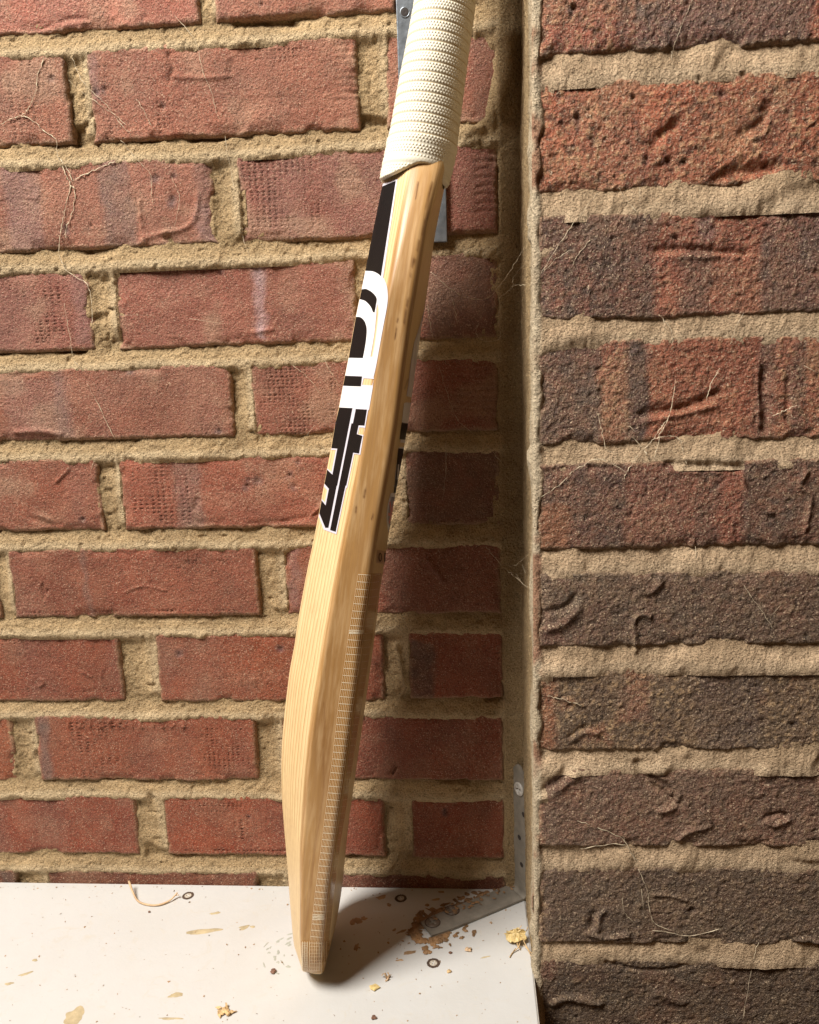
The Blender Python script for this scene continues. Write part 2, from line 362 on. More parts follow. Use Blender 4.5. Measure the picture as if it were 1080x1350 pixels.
    return mk('brick', V, np.vstack([F, F2]), mat, parent, cols=np.clip(Cc, .01, .9))

# ------------------------------------------------------------------ back wall
wall = thing('back_wall', (0, 0.0, 0), 'red brick wall with sandy mortar joints behind the leaning bat', 'wall')
ZK = lambda k: .695-.075*k+({0: .002, 2: -.002, 3: -.003, 9: .001}.get(k, 0))   # centre of the bed joint below course k
flat = lambda x: x*0.0
rowspx = {0: [(-75, 263), (283, 522)], 1: [(-260, 91), (117, 473), (509, 672)], 2: [(-80, 283), (313, 657)], 3: [(-190, 120), (150, 470), (500, 658)],
          4: [(-40, 307), (331, 657)], 5: [(-190, 133), (159, 510), (533, 660)], 6: [(-330, -4), (14, 341), (374, 662)], 7: [(-150, 160), (207, 507), (538, 664)],
          8: [(-300, 19), (48, 339), (372, 665)], 9: [(-140, 181), (217, 508), (541, 667)], 10: [(-280, 22), (61, 341), (378, 668)]}
rowy = {0: 8, 1: 125, 2: 255, 3: 392, 4: 525, 5: 648, 6: 765, 7: 876, 8: 983, 9: 1090, 10: 1157}
joints = []      # brick rectangles for the mortar relief
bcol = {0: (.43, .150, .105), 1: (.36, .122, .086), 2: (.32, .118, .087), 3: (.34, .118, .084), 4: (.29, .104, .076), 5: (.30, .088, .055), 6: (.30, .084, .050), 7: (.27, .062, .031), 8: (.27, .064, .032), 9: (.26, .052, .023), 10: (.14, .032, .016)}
sd = 100
rects = []; gaps = []
for k in range(-4, 14):
    zt = ZK(k-1)-.0062; zb = ZK(k)+.0062
    if k in rowspx:
        bs = [(wall_at(a, rowy[k])[0], wall_at(b, rowy[k])[0]) for a, b in rowspx[k]]
    else:
        o = .0 if k % 2 else -.1125
        bs = [(wall_at(117, 125)[0]+o, wall_at(117, 125)[0]+o+.215), (wall_at(117, 125)[0]+o+.225, .314)]
    if bs[-1][1] < .29 and k != 0: bs.append((bs[-1][1]+.012, .314))
    x = bs[0][0]-.011
    while x > -.62:
        bs.insert(0, (x-.215, x)); x -= .226
    gaps += [(bs[i_][1], bs[i_+1][0], zb, zt) for i_ in range(len(bs)-1)]
    for a, b in bs:
        if b-a < .01: continue
        sd += 13
        vis = (k in rowspx) and b > -.16
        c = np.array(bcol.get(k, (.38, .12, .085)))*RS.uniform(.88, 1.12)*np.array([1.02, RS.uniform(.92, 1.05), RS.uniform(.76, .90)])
        j1, j2 = RS.uniform(-.0012, .0012, 2)
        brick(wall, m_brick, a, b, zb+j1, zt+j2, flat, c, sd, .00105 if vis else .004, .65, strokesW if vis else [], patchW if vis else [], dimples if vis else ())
        if not (k in (0, 1) and a > .2): rects.append((a, b, zb, zt))

def mortar_sheet(parent, x0, x1, z0, z1, res, yf, rects, prof, col, skip=.006, seed=900, name='mortar'):
    nx = int((x1-x0)/res); nz = int((z1-z0)/res)
    X, Z = np.meshgrid(np.linspace(x0, x1, nx), np.linspace(z0, z1, nz))
    H, C = prof(X, Z, seed)
    inside = np.zeros(X.shape, bool)
    for a, b, c, d in rects: inside |= (X > a+skip) & (X < b-skip) & (Z > c+skip) & (Z < d-skip)
    V = np.stack([X, yf(X)-H, Z], -1).reshape(-1, 3)
    q = ~(inside[:-1, :-1] & inside[1:, 1:] & inside[1:, :-1] & inside[:-1, 1:])
    F = gridF(nz, nx, q)
    used = np.zeros(len(V), bool); used[F.ravel()] = True; idx = np.cumsum(used)-1
    return mk(name, V[used], idx[F], mat=m_mortar, parent=parent, cols=np.clip(C.reshape(-1, 3)[used], .02, .9))
zks = np.array([ZK(k) for k in range(-6, 16)])
sm_c = [wall_at(x, y)[[0, 2]] for x, y in [(672, 60), (668, 110), (650, 150), (622, 172)]]
def prof_wall(X, Z, s):
    dz = Z[..., None]-zks; i = np.abs(dz).argmin(-1); t = np.take_along_axis(dz, i[..., None], -1)[..., 0]/.0065
    t = t+.25*fb(X, Z*0, .05, s+5, 2)
    H = -.0011-.0019*np.clip(t, -1.05, 1.3)
    bw = sm(2.4, 1.2, np.abs(t)); gx = np.zeros(X.shape); gm = np.zeros(X.shape)
    for g0, g1, gz0, gz1 in gaps:
        q = (X > g0-.002) & (X < g1+.002) & (Z > gz0-.004) & (Z < gz1+.004)
        gx[q] = ((X[q]-g0)/(g1-g0)*2-1); gm[q] = sm(gz0-.004, gz0+.003, Z[q])*sm(gz1+.004, gz1-.003, Z[q])
    H = H*bw+(-.0023+.0016*np.clip(gx, -1, 1)-.0005*(1-gx*gx))*(1-bw)
    H += .0010*fb(X, Z, .03, s, 2)+.0006*fb(X, Z, .006, s+1, 3)+.0004*fb(X, Z, .0026, s+2, 2)
    H += .0007*sm(.6, .8, vn(X/.0032, Z/.0032, s+3))
    smear = sm(.52, .74, fb(X, Z, .045, s+8, 3)*.5+.5); H += .0024*smear; H -= .0012*sm(.84, .92, vn(X/.005, Z/.005, s+50))
    cut = sm(.68, .8, fb(X, Z, .03, s+18, 3)*.5+.5)*sm(.4, 1., t); H -= .004*cut
    cs = sm(.3105, .3145, X+.0012*fb(X, Z, .015, s+11, 2)); H = H*(1-cs)+cs*(.0012+.0009*fb(X, Z, .03, s+12, 2)+.0008*fb(X, Z, .006, s+13, 3))
    P = np.array(sm_c); d = segdist(X, Z, smoothline(P, 5)); H += .0060*np.exp(-(d/.0070)**2)+.0030*sm(.302, .310, X)*sm(.60, .63, Z)+.0022*sm(.285, .295, X)*sm(.672, .68, Z)
    apply_strokes(H, X, Z, strokesW)
    C = np.ones(X.shape+(3,))*np.array([.56, .395, .21])
    C = C*(1+.22*fb(X, Z, .05, s+20, 3)[..., None]); C = C*(1+.15*fb(X, Z, .01, s+21, 2)[..., None])
    dk = (sm(.15, .6, fb(X, Z, .035, s+22, 3))*.4)[..., None]; C = C*(1-dk)+np.array([.30, .21, .115])*dk
    lit_tone = (sm(-.1, -1., t)*.55*bw+sm(.2, .95, gx)*gm*.5*(1-bw))[..., None]; C = C*(1-lit_tone)+np.array([.76, .61, .39])*lit_tone  # lower and right lips of the joints paler: caught light painted in
    shade_tone = (sm(.2, 1.2, t)*.55*bw+sm(.1, -.9, gx)*gm*.5*(1-bw))[..., None]; C = C*(1-shade_tone)+np.array([.26, .18, .085])*shade_tone  # upper and left halves of the joints darker: recess shade painted in
    k2 = (cs*.75)[..., None]; C = C*(1-k2)+np.array([.36, .255, .13])*k2  # inner corner strip browner: the shade there is put into the colour
    return H, C
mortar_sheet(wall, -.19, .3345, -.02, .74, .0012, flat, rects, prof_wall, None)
def prof_far(X, Z, s):
    return -.004+.001*fb(X, Z, .01, s, 2), np.ones(X.shape+(3,))*np.array([.50, .365, .205])*(1+.2*fb(X, Z, .05, s+20, 3)[..., None])
mortar_sheet(wall, -.64, -.19, -.3, 1.0, .005, flat, [], prof_far, None)
mortar_sheet(wall, -.19, .3345, .74, 1.0, .005, flat, [], prof_far, None)
mortar_sheet(wall, -.19, .3345, -.3, -.02, .005, flat, [], prof_far, None)

# ------------------------------------------------------------------ pier (the brick wall end on the right)
pier = thing('brick_pier', (.44, PY, 0), 'rough brown brick pier standing in front of the wall on the right', 'wall')
PZ = [pier_at(890, y)[2] for y in (81, 260, 430, 595, 736, 866, 1000, 1129, 1254)]
PZ = [PZ[0]+.0755*2, PZ[0]+.0755]+PZ+[PZ[-1]-.075*j for j in range(1, 5)]
pf = lambda x: PY+PSL*(x-PX0)
pcol = [(.34, .11, .075), (.32, .10, .07), (.34, .11, .066), (.31, .085, .05), (.32, .115, .08), (.36, .12, .075), (.20, .09, .07), (.12, .09, .07), (.30, .13, .10), (.16, .10, .085), (.10, .075, .06), (.08, .06, .05), (.2, .08, .06), (.25, .09, .06)]
PXL = .3315
prects = []; gaps = []
for k in range(len(PZ)-1):
    zt = PZ[k]-.0062; zb = PZ[k+1]+.0062
    L0 = .262 if k % 2 else .232
    for a, b in ((PXL, PXL+L0), (PXL+L0+.011, PXL+L0+.226), (PXL+L0+.237, PXL+L0+.452)):
        sd += 13; vis = a < .5 and 1 <= k <= 11
        c = np.array(pcol[k])*RS.uniform(.92, 1.08)
        brick(pier, m_pbrick, a, b, zb+RS.uniform(-.0015, .0015), zt+RS.uniform(-.0015, .0015), pf, c, sd, .00105 if vis else .004, 1.25, strokesP if vis else [], patchP if vis else [], (), .014)
        prects.append((a if a > PXL else a+.004, b, zb, zt))
pzk = np.array(PZ)
def prof_pier(X, Z, s):
    dz = Z[..., None]-pzk; i = np.abs(dz).argmin(-1); t = np.take_along_axis(dz, i[..., None], -1)[..., 0]/.0072
    t = t+.2*fb(X, Z*0, .05, s+5, 2)
    H = -.0009-.0010*np.clip(t, -1.1, 1.3)-.0002*t*t
    bw = sm(2.6, 1.5, np.abs(t)); H = H*bw-.0022*(1-bw)
    H += .0011*fb(X, Z, .02, s, 2)+.0006*fb(X, Z*.4, .0045, s+1, 3)+.0005*fb(X, Z*.35, .0022, s+2, 2)
    smear = sm(.50, .70, fb(X, Z, .04, s+8, 3)*.5+.5); H += .0026*smear
    ar = sm(.3355, .3325, X+.0030*fb(X, Z, .012, s+31, 3)); H = H*(1-ar)+ar*(.0009+.0009*fb(X, Z, .010, s+30, 3)+.0004*fb(X, Z, .003, s+33, 2)); H -= .0022*sm(.3302, .3286, X)   # slurry folded round the arris
    apply_strokes(H, X, Z, strokesP)
    C = np.ones(X.shape+(3,))*np.array([.72, .52, .33])
    C = C*(1+.2*fb(X, Z, .05, s+20, 3)[..., None]); C = C*(1+.12*fb(X, Z, .01, s+21, 2)[..., None])
    lit_tone = (sm(-.1, -1., t)*.45)[..., None]; C = C*(1-lit_tone)+np.array([.72, .56, .38])*lit_tone  # lower lip of each bed joint painted paler, as if lit from above
    shade_tone = (sm(.1, 1.1, t)*.40)[..., None]; C = C*(1-shade_tone)+np.array([.30, .20, .11])*shade_tone  # upper half of each bed joint painted darker, as shade under the brick
    a2 = sm(.3355, .3325, X)[..., None]; C = C*(1-a2)+np.array([.72, .60, .42])*a2
    rd = (sm(.336, .333, X)*sm(.05, .35, fb(X, Z, .022, s+41, 3)))[..., None]*.8; C = C*(1-rd)+np.array([.34, .13, .075])*rd
    return H, C
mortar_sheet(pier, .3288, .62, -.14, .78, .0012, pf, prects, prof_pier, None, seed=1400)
mortar_sheet(pier, .3300, 1.0, -.30, 1.0, .006, lambda x: pf(x)+.009, [], prof_far, None, seed=1500)
# return face of the pier: mortar slurry smeared over the brick ends
def side_face():
    ys = np.arange(.002, PY+.0003, -.0012); zs = np.arange(-.28, .80, .0016)
    Yg, Z = np.meshgrid(ys, zs)
    s = 1700
    u = -Yg
    H = .0010*fb(u, Z*.35, .012, s, 3)+.0007*fb(u, Z*.6, .0045, s+1, 3)+.0007*fb(u, Z, .0025, s+2, 2)+.0016*fb(u*.5, Z, .05, s+3, 3)
    e = sm(-PY-.010, -PY, u)
    H -= .0020*e**1.6+e*.0012*fb(u, Z, .014, s+5, 3)
    H += .0022*sm(.58, .75, fb(u, Z, .03, s+6, 3)*.5+.5)*sm(.06, .09, u)
    X = .3290-H
    C = np.ones(X.shape+(3,))*np.array([.38, .27, .14]); C *= (1+.3*fb(u, Z*.4, .03, s+9, 3))[..., None]
    lit_tone = sm(-PY-.030, -PY-.012, u)[..., None]*.75; C = C*(1-lit_tone)+np.array([.74, .63, .45])*lit_tone  # front edge of the return painted paler, as the lit strip
    rd = (sm(-PY-.008, -PY-.001, u)*sm(.1, .45, fb(u, Z, .03, s+10, 2)))[..., None]*.7; C = C*(1-rd)+np.array([.40, .17, .11])*rd
    V = np.stack([X, Yg, Z], -1).reshape(-1, 3)
    mk('mortar_slurry', V, gridF(len(zs), len(ys)), m_mortar, pier, cols=np.clip(C.reshape(-1, 3), .02, .9))
side_face()

# ------------------------------------------------------------------ shelf
def simple(name, col, rough=.5, metal=0., bsc=0, bd=.0003, var=0., spec=.5):
    m, nt, b = newmat(name); b.inputs['Roughness'].default_value = rough; b.inputs['Metallic'].default_value = metal
    b.inputs['Specular IOR Level'].default_value = spec
    b.inputs['Base Color'].default_value = (*col, 1)
    tc = nt.nodes.new('ShaderNodeTexCoord').outputs['Object']
    if var:
        n = noise(nt, 90, 4, .65, tc)
        L(nt, mixc(nt, ramp(nt, n, .35, .68, 0, 1), tuple(c*(1-var) for c in col), tuple(min(1, c*(1+var*.4)) for c in col)), b.inputs['Base Color'])
    if bsc: L(nt, bump(nt, noise(nt, bsc, 3, .6, tc), bd), b.inputs['Normal'])
    return m
ms, nt, b = newmat('white_melamine')
tc = nt.nodes.new('ShaderNodeTexCoord').outputs['Object']
c = mixc(nt, ramp(nt, noise(nt, 14, 5, .6, tc), .45, .75, 0, .45), (.52, .51, .485), (.465, .44, .395))
c = mixc(nt, ramp(nt, noise(nt, 60, 4, .7, tc, 1.5), .57, .72, 0, .36), c, (.50, .44, .34))
c = mixc(nt, ramp(nt, noise(nt, 420, 2, .6, tc), .73, .78, 0, .75), c, (.20, .15, .11))
mp = N(nt, 'ShaderNodeMapping'); mp.inputs['Scale'].default_value = (1, 5, 1); mp.inputs['Rotation'].default_value = (0, 0, .5); L(nt, tc, mp.inputs[0])
c = mixc(nt, ramp(nt, noise(nt, 70, 3, .5, mp.outputs[0], 1.), .70, .76, 0, .35), c, (.42, .38, .33))
L(nt, c, b.inputs['Base Color']); b.inputs['Roughness'].default_value = .42
L(nt, ramp(nt, noise(nt, 30, 4, .6, tc), .3, .7, .34, .62), b.inputs['Roughness'])
L(nt, bump(nt, noise(nt, 260, 3, .6, tc), .00012), b.inputs['Normal'])
m_edge = simple('chipboard_edge', (.42, .38, .33), .75, 0, 400, .0006, .3)
shelf = thing('shelf_board', (0.0, -.02, 0), 'white melamine shelf board fixed against the brick wall with scattered crumbs on it', 'shelf')
def slab(x0, x1, y0, y1, z0, z1, bev=.0009, n=3):
    """box with rounded top arrises"""
    rings = []
    for k in range(n+1):
        a = math.pi/2*k/n; i = bev*(1-math.sin(a)) if False else bev*(1-math.cos(math.pi/2-a))
        rings.append((bev*(1-math.sin(math.pi/2-a)) if False else bev*(1-math.cos(a)), z1-bev+bev*math.sin(a)))
    V = [(x0, y0, z0), (x1, y0, z0), (x1, y1, z0), (x0, y1, z0)]
    for ins, z in rings: V += [(x0+ins, y0+ins, z), (x1-ins, y0+ins, z), (x1-ins, y1-ins, z), (x0+ins, y1-ins, z)]
    F = [(3, 2, 1, 0)]
    for k in range(len(rings)):
        for i in range(4): F.append((k*4+i, k*4+(i+1) % 4, k*4+4+(i+1) % 4, k*4+4+i))
    m = len(rings)*4; F.append((m, m+1, m+2, m+3)); return np.array(V), F
V, F = slab(-.62, .3283, -.42, -.0008, -.018, 0); mk('board', V, F, ms, shelf, smooth=False)
V, F = slab(.3283, .3291, -.42, -.0160, -.0178, -.0004, .0003); mk('edging_strip', V, F, m_edge, shelf, smooth=False)

def poly2mesh(pts, zf, inset=None, step=None):
    return
def blob(cx, cy, rx, ry, n=22, seed=0, h=.0004, rot=0, jag=.35, lay=2, z0=0.00003):
    """irregular low mound lying on the shelf (metres)"""
    rs = np.random.RandomState(seed); ph = rs.uniform(0, 6.28, 5); am = rs.uniform(.3, 1, 5)
    V = []; 
    for l in range(lay+1):
        f = 1-l/(lay+.0)*.75 if lay else 1
        for k in range(n):
            a = 2*math.pi*k/n
            r = 1+jag*sum(am[q]*math.sin((q+2)*a+ph[q])/(q+1.5) for q in range(5))+rs.uniform(-.07, .07)
            x = rx*r*f*math.cos(a); y = ry*r*f*math.sin(a)
            V.append((cx+x*math.cos(rot)-y*math.sin(rot), cy+x*math.sin(rot)+y*math.cos(rot), z0+h*(1-f*f)*rs.uniform(.6, 1.4)+(0 if l == 0 else .0001)))
    V.append((cx, cy, z0+h)); F = []
    for l in range(lay):
        for k in range(n): F.append((l*n+k, l*n+(k+1) % n, (l+1)*n+(k+1) % n, (l+1)*n+k))
    for k in range(n): F.append((lay*n+k, lay*n+(k+1) % n, len(V)-1))
    return np.array(V), F
m_glue = simple('rusty_glue', (.30, .165, .07), .6, 0, 500, .0008, .55)
m_stain = simple('yellow_stain', (.46, .37, .22), .55, 0, 300, .0003, .3)
m_scuff = simple('grey_green_smear', (.40, .405, .34), .4, 0, 200, .0004, .2)
m_brn = simple('brown_stain', (.40, .25, .13), .6, 0, 300, .0003, .4)
def PM(px, py): return shelf_at(px, py)
def stain(px, py, rxp, ryp, mat, seed, rot=0, h=.00025, jag=.4, name='stain'):
    P = PM(px, py); sx = .00050; sy = .00082
    V, F = blob(P[0], P[1], rxp*sx, ryp*sy, 26, seed, h, rot, jag); mk(name, V, F, mat, shelf)
for i, (px, py, rx, ry, mt, rot) in enumerate([
        (268, 1228, 26, 4, m_stain, .2), (322, 1223, 9, 3, m_stain, .5), (232, 1312, 10, 3, m_stain, .1), (98, 1340, 15, 9, m_stain, -.6), (46, 1266, 4, 2, m_stain, 0), (12, 1297, 6, 2, m_stain, .2),
        (225, 1343, 16, 1.5, m_stain, 0), (284, 1204, 9, 2, m_stain, .4), (34, 1284, 9, 2, m_stain, .5), (333, 1222, 4, 2, m_stain, 0),
        (503, 1183, 9, 3, m_brn, .3), (471, 1214, 8, 5, m_brn, -.5), (465, 1216, 4, 5, m_brn, .3), (480, 1211, 5, 3, m_brn, .6), (470, 1249, 3, 6, m_brn, 0), (513, 1193, 4, 2.5, m_brn, 0), (530, 1228, 7, 2, m_brn, .6), (520, 1226, 3, 2, m_brn, 0),
        (575, 1186, 7, 2, m_brn, .1), (454, 1241, 2, 1.5, m_brn, 0), (512, 1243, 2, 1.5, m_brn, 0), (540, 1256, 10, 2.5, m_brn, .3), (527, 1266, 5, 1.5, m_brn, .2), (582, 1176, 5, 2, m_brn, 0), (640, 1262, 8, 1, m_stain, .3)]):
    stain(px, py, rx, ry, mt, 60+i, rot)
for i in range(20):                               # greasy smears round the toe
    a = random.uniform(1.7, 4.6); r = random.uniform(14, 44)
    stain(392+r*math.cos(a)*1.1, 1258-r*math.sin(a)*.8, random.uniform(2, 6), random.uniform(.7, 1.6), m_scuff, 200+i, a+1.6, .00012, .5, 'smear')
# glue and rust squeezed out round the metal angle
rg = np.random.RandomState(21); parts = []
for i in range(700):
    zo = 0
    if i < 510: t = rg.uniform(0, 1); px, py = 546+t*140, 1224-t*56-abs(rg.normal(0, 4+4*(1-t)))+3
    elif i < 620: a = rg.uniform(0, 6.28); q = math.sqrt(rg.uniform(.3, 1)); px, py = 566+25*q*math.cos(a), 1231+13*q*math.sin(a)
    elif i < 680: t = rg.uniform(0, 1)**1.5; px, py = 690-t*120+rg.normal(0, 5), 1170+t*44+rg.normal(0, 3); zo = .0030
    else: t = rg.uniform(0, 1); px, py = 560+t*70, 1250-t*26+rg.normal(0, 4)
    P = PM(px, py)
    if P[0] > .325 or P[1] > -.001: continue
    k = .5 if zo else 1
    V, F = blob(P[0], P[1], k*rg.uniform(.0008, .0040), k*rg.uniform(.0008, .0036), 12, 500+i, k*rg.uniform(.0003, .0011), rg.uniform(0, 3), .45, 1, .00003+zo+i*.0000008); parts.append((V, F))
V, F = join(parts); o = mk('glue_residue', V, F, m_glue, shelf, smooth=False); o['kind'] = 'stuff'

# ------------------------------------------------------------------ screws
m_scr = simple('dull_zinc', (.58, .55, .50), .42, .3, 900, .0003, .35)
m_scrd = simple('dirty_screw_head', (.20, .15, .11), .45, .3, 900, .0004, .4)
m_dark = simple('dark_hole', (.03, .022, .018), .8)
def frame(n):
    n = np.array(n, float); n /= np.linalg.norm(n); a = np.cross(n, [0.3, .1, 1]); a /= np.linalg.norm(a); return a, np.cross(n, a), n
def screw(P, nrm, r, mat, parent, h=.0009, rotc=.4):
    """countersunk cross-head: domed disc with a real cross recess"""
    a, bb, n = frame(nrm); n_a = 48; rad = [1.0, .97, .88, .74, .60, .50, .40, .30, .2, .1]
    V = []; F = []
    for l, q in enumerate(rad):
        for k in range(n_a):
            th = 2*math.pi*k/n_a
            x, y = q*math.cos(th), q*math.sin(th); xr = x*math.cos(rotc)+y*math.sin(rotc); yr = -x*math.sin(rotc)+y*math.cos(rotc)
            z = h*(1-q**4)*1.0
            arm = min(abs(xr), abs(yr)); ext = max(abs(xr), abs(yr))
            if arm < .15 and ext < .68: z -= h*2.6
            V.append(P+r*q*math.cos(th)*a+r*q*math.sin(th)*bb+n*z)
    for l in range(len(rad)-1):
        for k in range(n_a): F.append((l*n_a+k, l*n_a+(k+1) % n_a, (l+1)*n_a+(k+1) % n_a, (l+1)*n_a+k))
    V.append(P-n*h*.7); m = (len(rad)-1)*n_a
    for k in range(n_a): F.append((m+k, m+(k+1) % n_a, len(V)-1))
    b0 = len(V)
    for k in range(n_a):
        th = 2*math.pi*k/n_a; V.append(P+r*.9*(math.cos(th)*a+math.sin(th)*bb)-n*.0015)
    for k in range(n_a): F.append((b0+k, b0+(k+1) % n_a, (k+1) % n_a, k))
    return mk('screw', np.array(V), F, mat, parent)
def annulus(P, nrm, r0, r1, mat, parent, name, lift=.0001, n=36, jag=.08, seed=1):
    a, bb, nn = frame(nrm); rs = np.random.RandomState(seed); V = []; F = []
    for q in (r0, (r0+r1)/2, r1):
        for k in range(n):
            th = 2*math.pi*k/n; rr = q*(1+rs.uniform(-jag, jag)); V.append(P+rr*(math.cos(th)*a+math.sin(th)*bb)+nn*(lift+(.0003 if q == (r0+r1)/2 else 0)))
    for l in range(2):
        for k in range(n): F.append((l*n+k, l*n+(k+1) % n, (l+1)*n+(k+1) % n, (l+1)*n+k))
    return mk(name, np.array(V), F, mat, parent)
m_rim = simple('rusty_rim', (.085, .05, .03), .8, 0, 700, .001, .5)
m_cream = simple('filler_cream', (.55, .48, .38), .7, 0, 600, .0005, .4)
for i, (px, py) in enumerate([(248, 1181), (528.5, 1184.5), (571.5, 1270)]):
    P = PM(px, py); annulus(P, (0, 0, 1), .0024, .0052, m_rim, shelf, 'screw_hole_rim', seed=i, jag=.05)
    screw(P+np.array([0, 0, .0001]), (0, 0, 1), .0032, m_cream, shelf, .0006, .6+i)

# ------------------------------------------------------------------ metal angle in the corner
m_ang = simple('grey_zinc_plate', (.25, .222, .18), .5, .15, 120, .0003, .25)
angle = thing('corner_bracket', (.318, -.012, 0), 'dull grey metal angle bracket screwed to shelf and corner beside the pier', 'bracket')
def plate(path2d, width_dir, wid, up, th):
    pass
def strip_mesh(center, dirs, half, norms, th, holes=()):
    """plate swept along centre points"""
    V = []; F = []
    for c, d, h, n in zip(center, dirs, half, norms):
        c = np.array(c); d = np.array(d); n = np.array(n)
        V += [c-d*h, c+d*h, c+d*h+n*th, c-d*h+n*th]
    m = len(center)
    for i in range(m-1):
        for k in range(4): F.append((i*4+k, i*4+(k+1) % 4, i*4+4+(k+1) % 4, i*4+4+k))
    F.append((3, 2, 1, 0)); F.append(tuple(m*4-4+k for k in range(4)))
    return np.array(V), F
E0 = PM(562, 1228); Bl = PM(676.5, 1168); Br = PM(696, 1186); B0 = (Bl+Br)/2
ldir = (E0-B0); ldir[2] = 0; LEN = np.linalg.norm(ldir); ldir /= LEN
wdir = Br-Bl; hw_ = np.linalg.norm(wdir)/2; wdir /= 2*hw_
nv = np.cross(wdir, [0, 0, 1.]); nv = nv if nv[1] < 0 else -nv
hw_ = hw_; th_ = .0018
cen = []; drs = []; hv = []; nrm = []
top = wall_at(691, 1020, -.02)[2]
for z in np.linspace(top, .006, 14):
    f = (top-z); r = hw_*math.sqrt(max(0.04, 1-max(0, 1-f/hw_)**2))
    cen.append(B0+np.array([0, 0, z])); drs.append(wdir); hv.append(r); nrm.append(nv)
for a in np.linspace(.15, 1.42, 5):
    cen.append(B0+ldir*.005*(1-math.cos(a))+np.array([0, 0, .0056*(1-math.sin(a))+.0003])); drs.append(wdir); hv.append(hw_); nrm.append(nv*math.cos(a)+np.array([0, 0, math.sin(a)]))
for d in np.linspace(.006, LEN, 8):
    cen.append(B0+ldir*d+np.array([0, 0, .0003+.0006])); drs.append(wdir); hv.append(hw_*(1 if d < LEN-.002 else .86)); nrm.append(np.array([0, 0, 1.]))
V, F = strip_mesh(cen, drs, hv, nrm, th_); mk('angle_plate', V, F, m_ang, angle, smooth=False)
def plane_hit(px, py, P0, n):
    d = ray(px, py); t = ((P0-CAM)@n)/(d@n); return CAM+t*d
P0 = B0+nv*th_
screw(plane_hit(685, 1040, P0, nv)+nv*.0010, nv, .0060, m_scr, angle, .0014, .3)
for px, py in ((690.5, 1074), (685, 1104), (688, 1140)):
    P = plane_hit(px, py, P0, nv); annulus(P, nv, .00001, .0023, m_dark, angle, 'screw_hole', .0002, 18, .05)
for px, py in ((596, 1204), (570.5, 1220)):
    P = PM(px, py)+np.array([0, 0, .0026]); annulus(P, (0, 0, 1), .0055, .0066, m_rim, angle, 'countersink_rim', .0001, 30, .03); screw(P+np.array([0, 0, .0002]), (0, 0, 1), .0056, m_scrd, angle, .0010, .5)

# ------------------------------------------------------------------ steel plate on the wall behind the bat
m_steel = simple('blue_grey_steel', (.27, .30, .33), .38, .7, 160, .0003, .3)
sp = thing('wall_plate', tuple(wall_at(556, 320, -.004)), 'blue grey steel strip fixed to the bricks behind the bat handle', 'metal plate')
xl = wall_at(524, 60, -.004)[0]; xr = wall_at(589, 280, -.004)[0]; zb = wall_at(580, 319, -.004)[2]
V, F = slab(xl, xr, 0, .93-zb, 0, .0035, .0006)
V = np.stack([V[:, 0], -V[:, 2]-.0015, zb+V[:, 1]], -1); mk('plate', V, F[::1], m_steel, sp, smooth=False)
P = wall_at(534, 16, -.0052); annulus(P, (0, -1, 0), .0028, .0036, m_steel, sp, 'hole_rim', .0001, 30, .02); annulus(P, (0, -1, 0), .00001, .0028, m_dark, sp, 'hole', .00015, 24, .02)

# ------------------------------------------------------------------ cricket bat
def poly(ys, xs): return lambda y: np.interp(y, ys, xs)
xL = poly([150, 236, 340, 357, 382, 418, 472, 509, 537, 558, 591, 635, 675, 715, 760, 815, 860, 873, 929, 973, 1007, 1051, 1095, 1140, 1188, 1243, 1270, 1290],
          [519, 503, 484.5, 481.5, 476.5, 469, 459.5, 452, 447, 442, 436.5, 428, 421, 413, 403.5, 393.5, 387, 383.5, 376.5, 372.3, 371, 372, 375.5, 379.5, 383, 387.5, 391, 394])
xC = poly([150, 225, 300, 384, 478, 551, 604, 693, 760, 838, 918, 973, 1040, 1129, 1243, 1290], [556, 542, 528, 513, 498, 486, 477, 459, 446, 432, 418, 410.5, 404, 398, 397, 400])
xR = poly([150, 230, 250, 279, 319, 345, 365, 399, 434, 483, 550, 593, 633, 655, 675, 702, 720, 747, 782, 822, 860, 935, 962, 1002, 1029, 1075, 1138, 1177, 1221, 1265, 1290],
          [604, 591, 587, 581, 573, 569.5, 567, 562, 556, 549, 540, 533, 525.5, 521.5, 518, 513.5, 511, 507, 501, 497, 492, 481.5, 478, 472, 468.5, 461.5, 455, 451.5, 445.5, 438.5, 434])
HW = .050
near = shelf_at(417, 1325)
C1 = wall_at(553, 222, -.056)
vd = ray(500, 640); vd = vd/np.linalg.norm(vd)
W0 = np.array([vd[0], vd[1], 0]); W0 /= np.linalg.norm(W0)
C0 = near+W0*HW
A = C1-C0; LB = np.linalg.norm(A); A /= LB
PHI = -.10
Wd = vd-A*(vd@A); Wd /= np.linalg.norm(Wd)
Vd = np.cross(Wd, A); 
if Vd@CR > 0: Vd = -Vd                      # towards the left of the picture = back (spine) side
Wd, Vd = Wd*math.cos(PHI)+Vd*math.sin(PHI), Vd*math.cos(PHI)-Wd*math.sin(PHI)
def solve(s, wv, fx):
    lo_, hi_ = -.09, .09
    for _ in range(40):
        m = (lo_+hi_)/2; P = C0+A*s+Wd*wv+Vd*m; x, y = proj(P)
        if x > fx(y): lo_ = m
        else: hi_ = m
    return (lo_+hi_)/2
def hwid(s):   # half width along the blade: shoulders taper under the grip
    t = np.clip((s-.500)/(.598-.500), 0, 1); return HW+(.0175-HW)*(t**1.7 if t < 1 else 1)
ST = np.concatenate([.03*(np.linspace(0, 1, 30)**1.8), np.linspace(.0315, .64, 400)])
prof = []
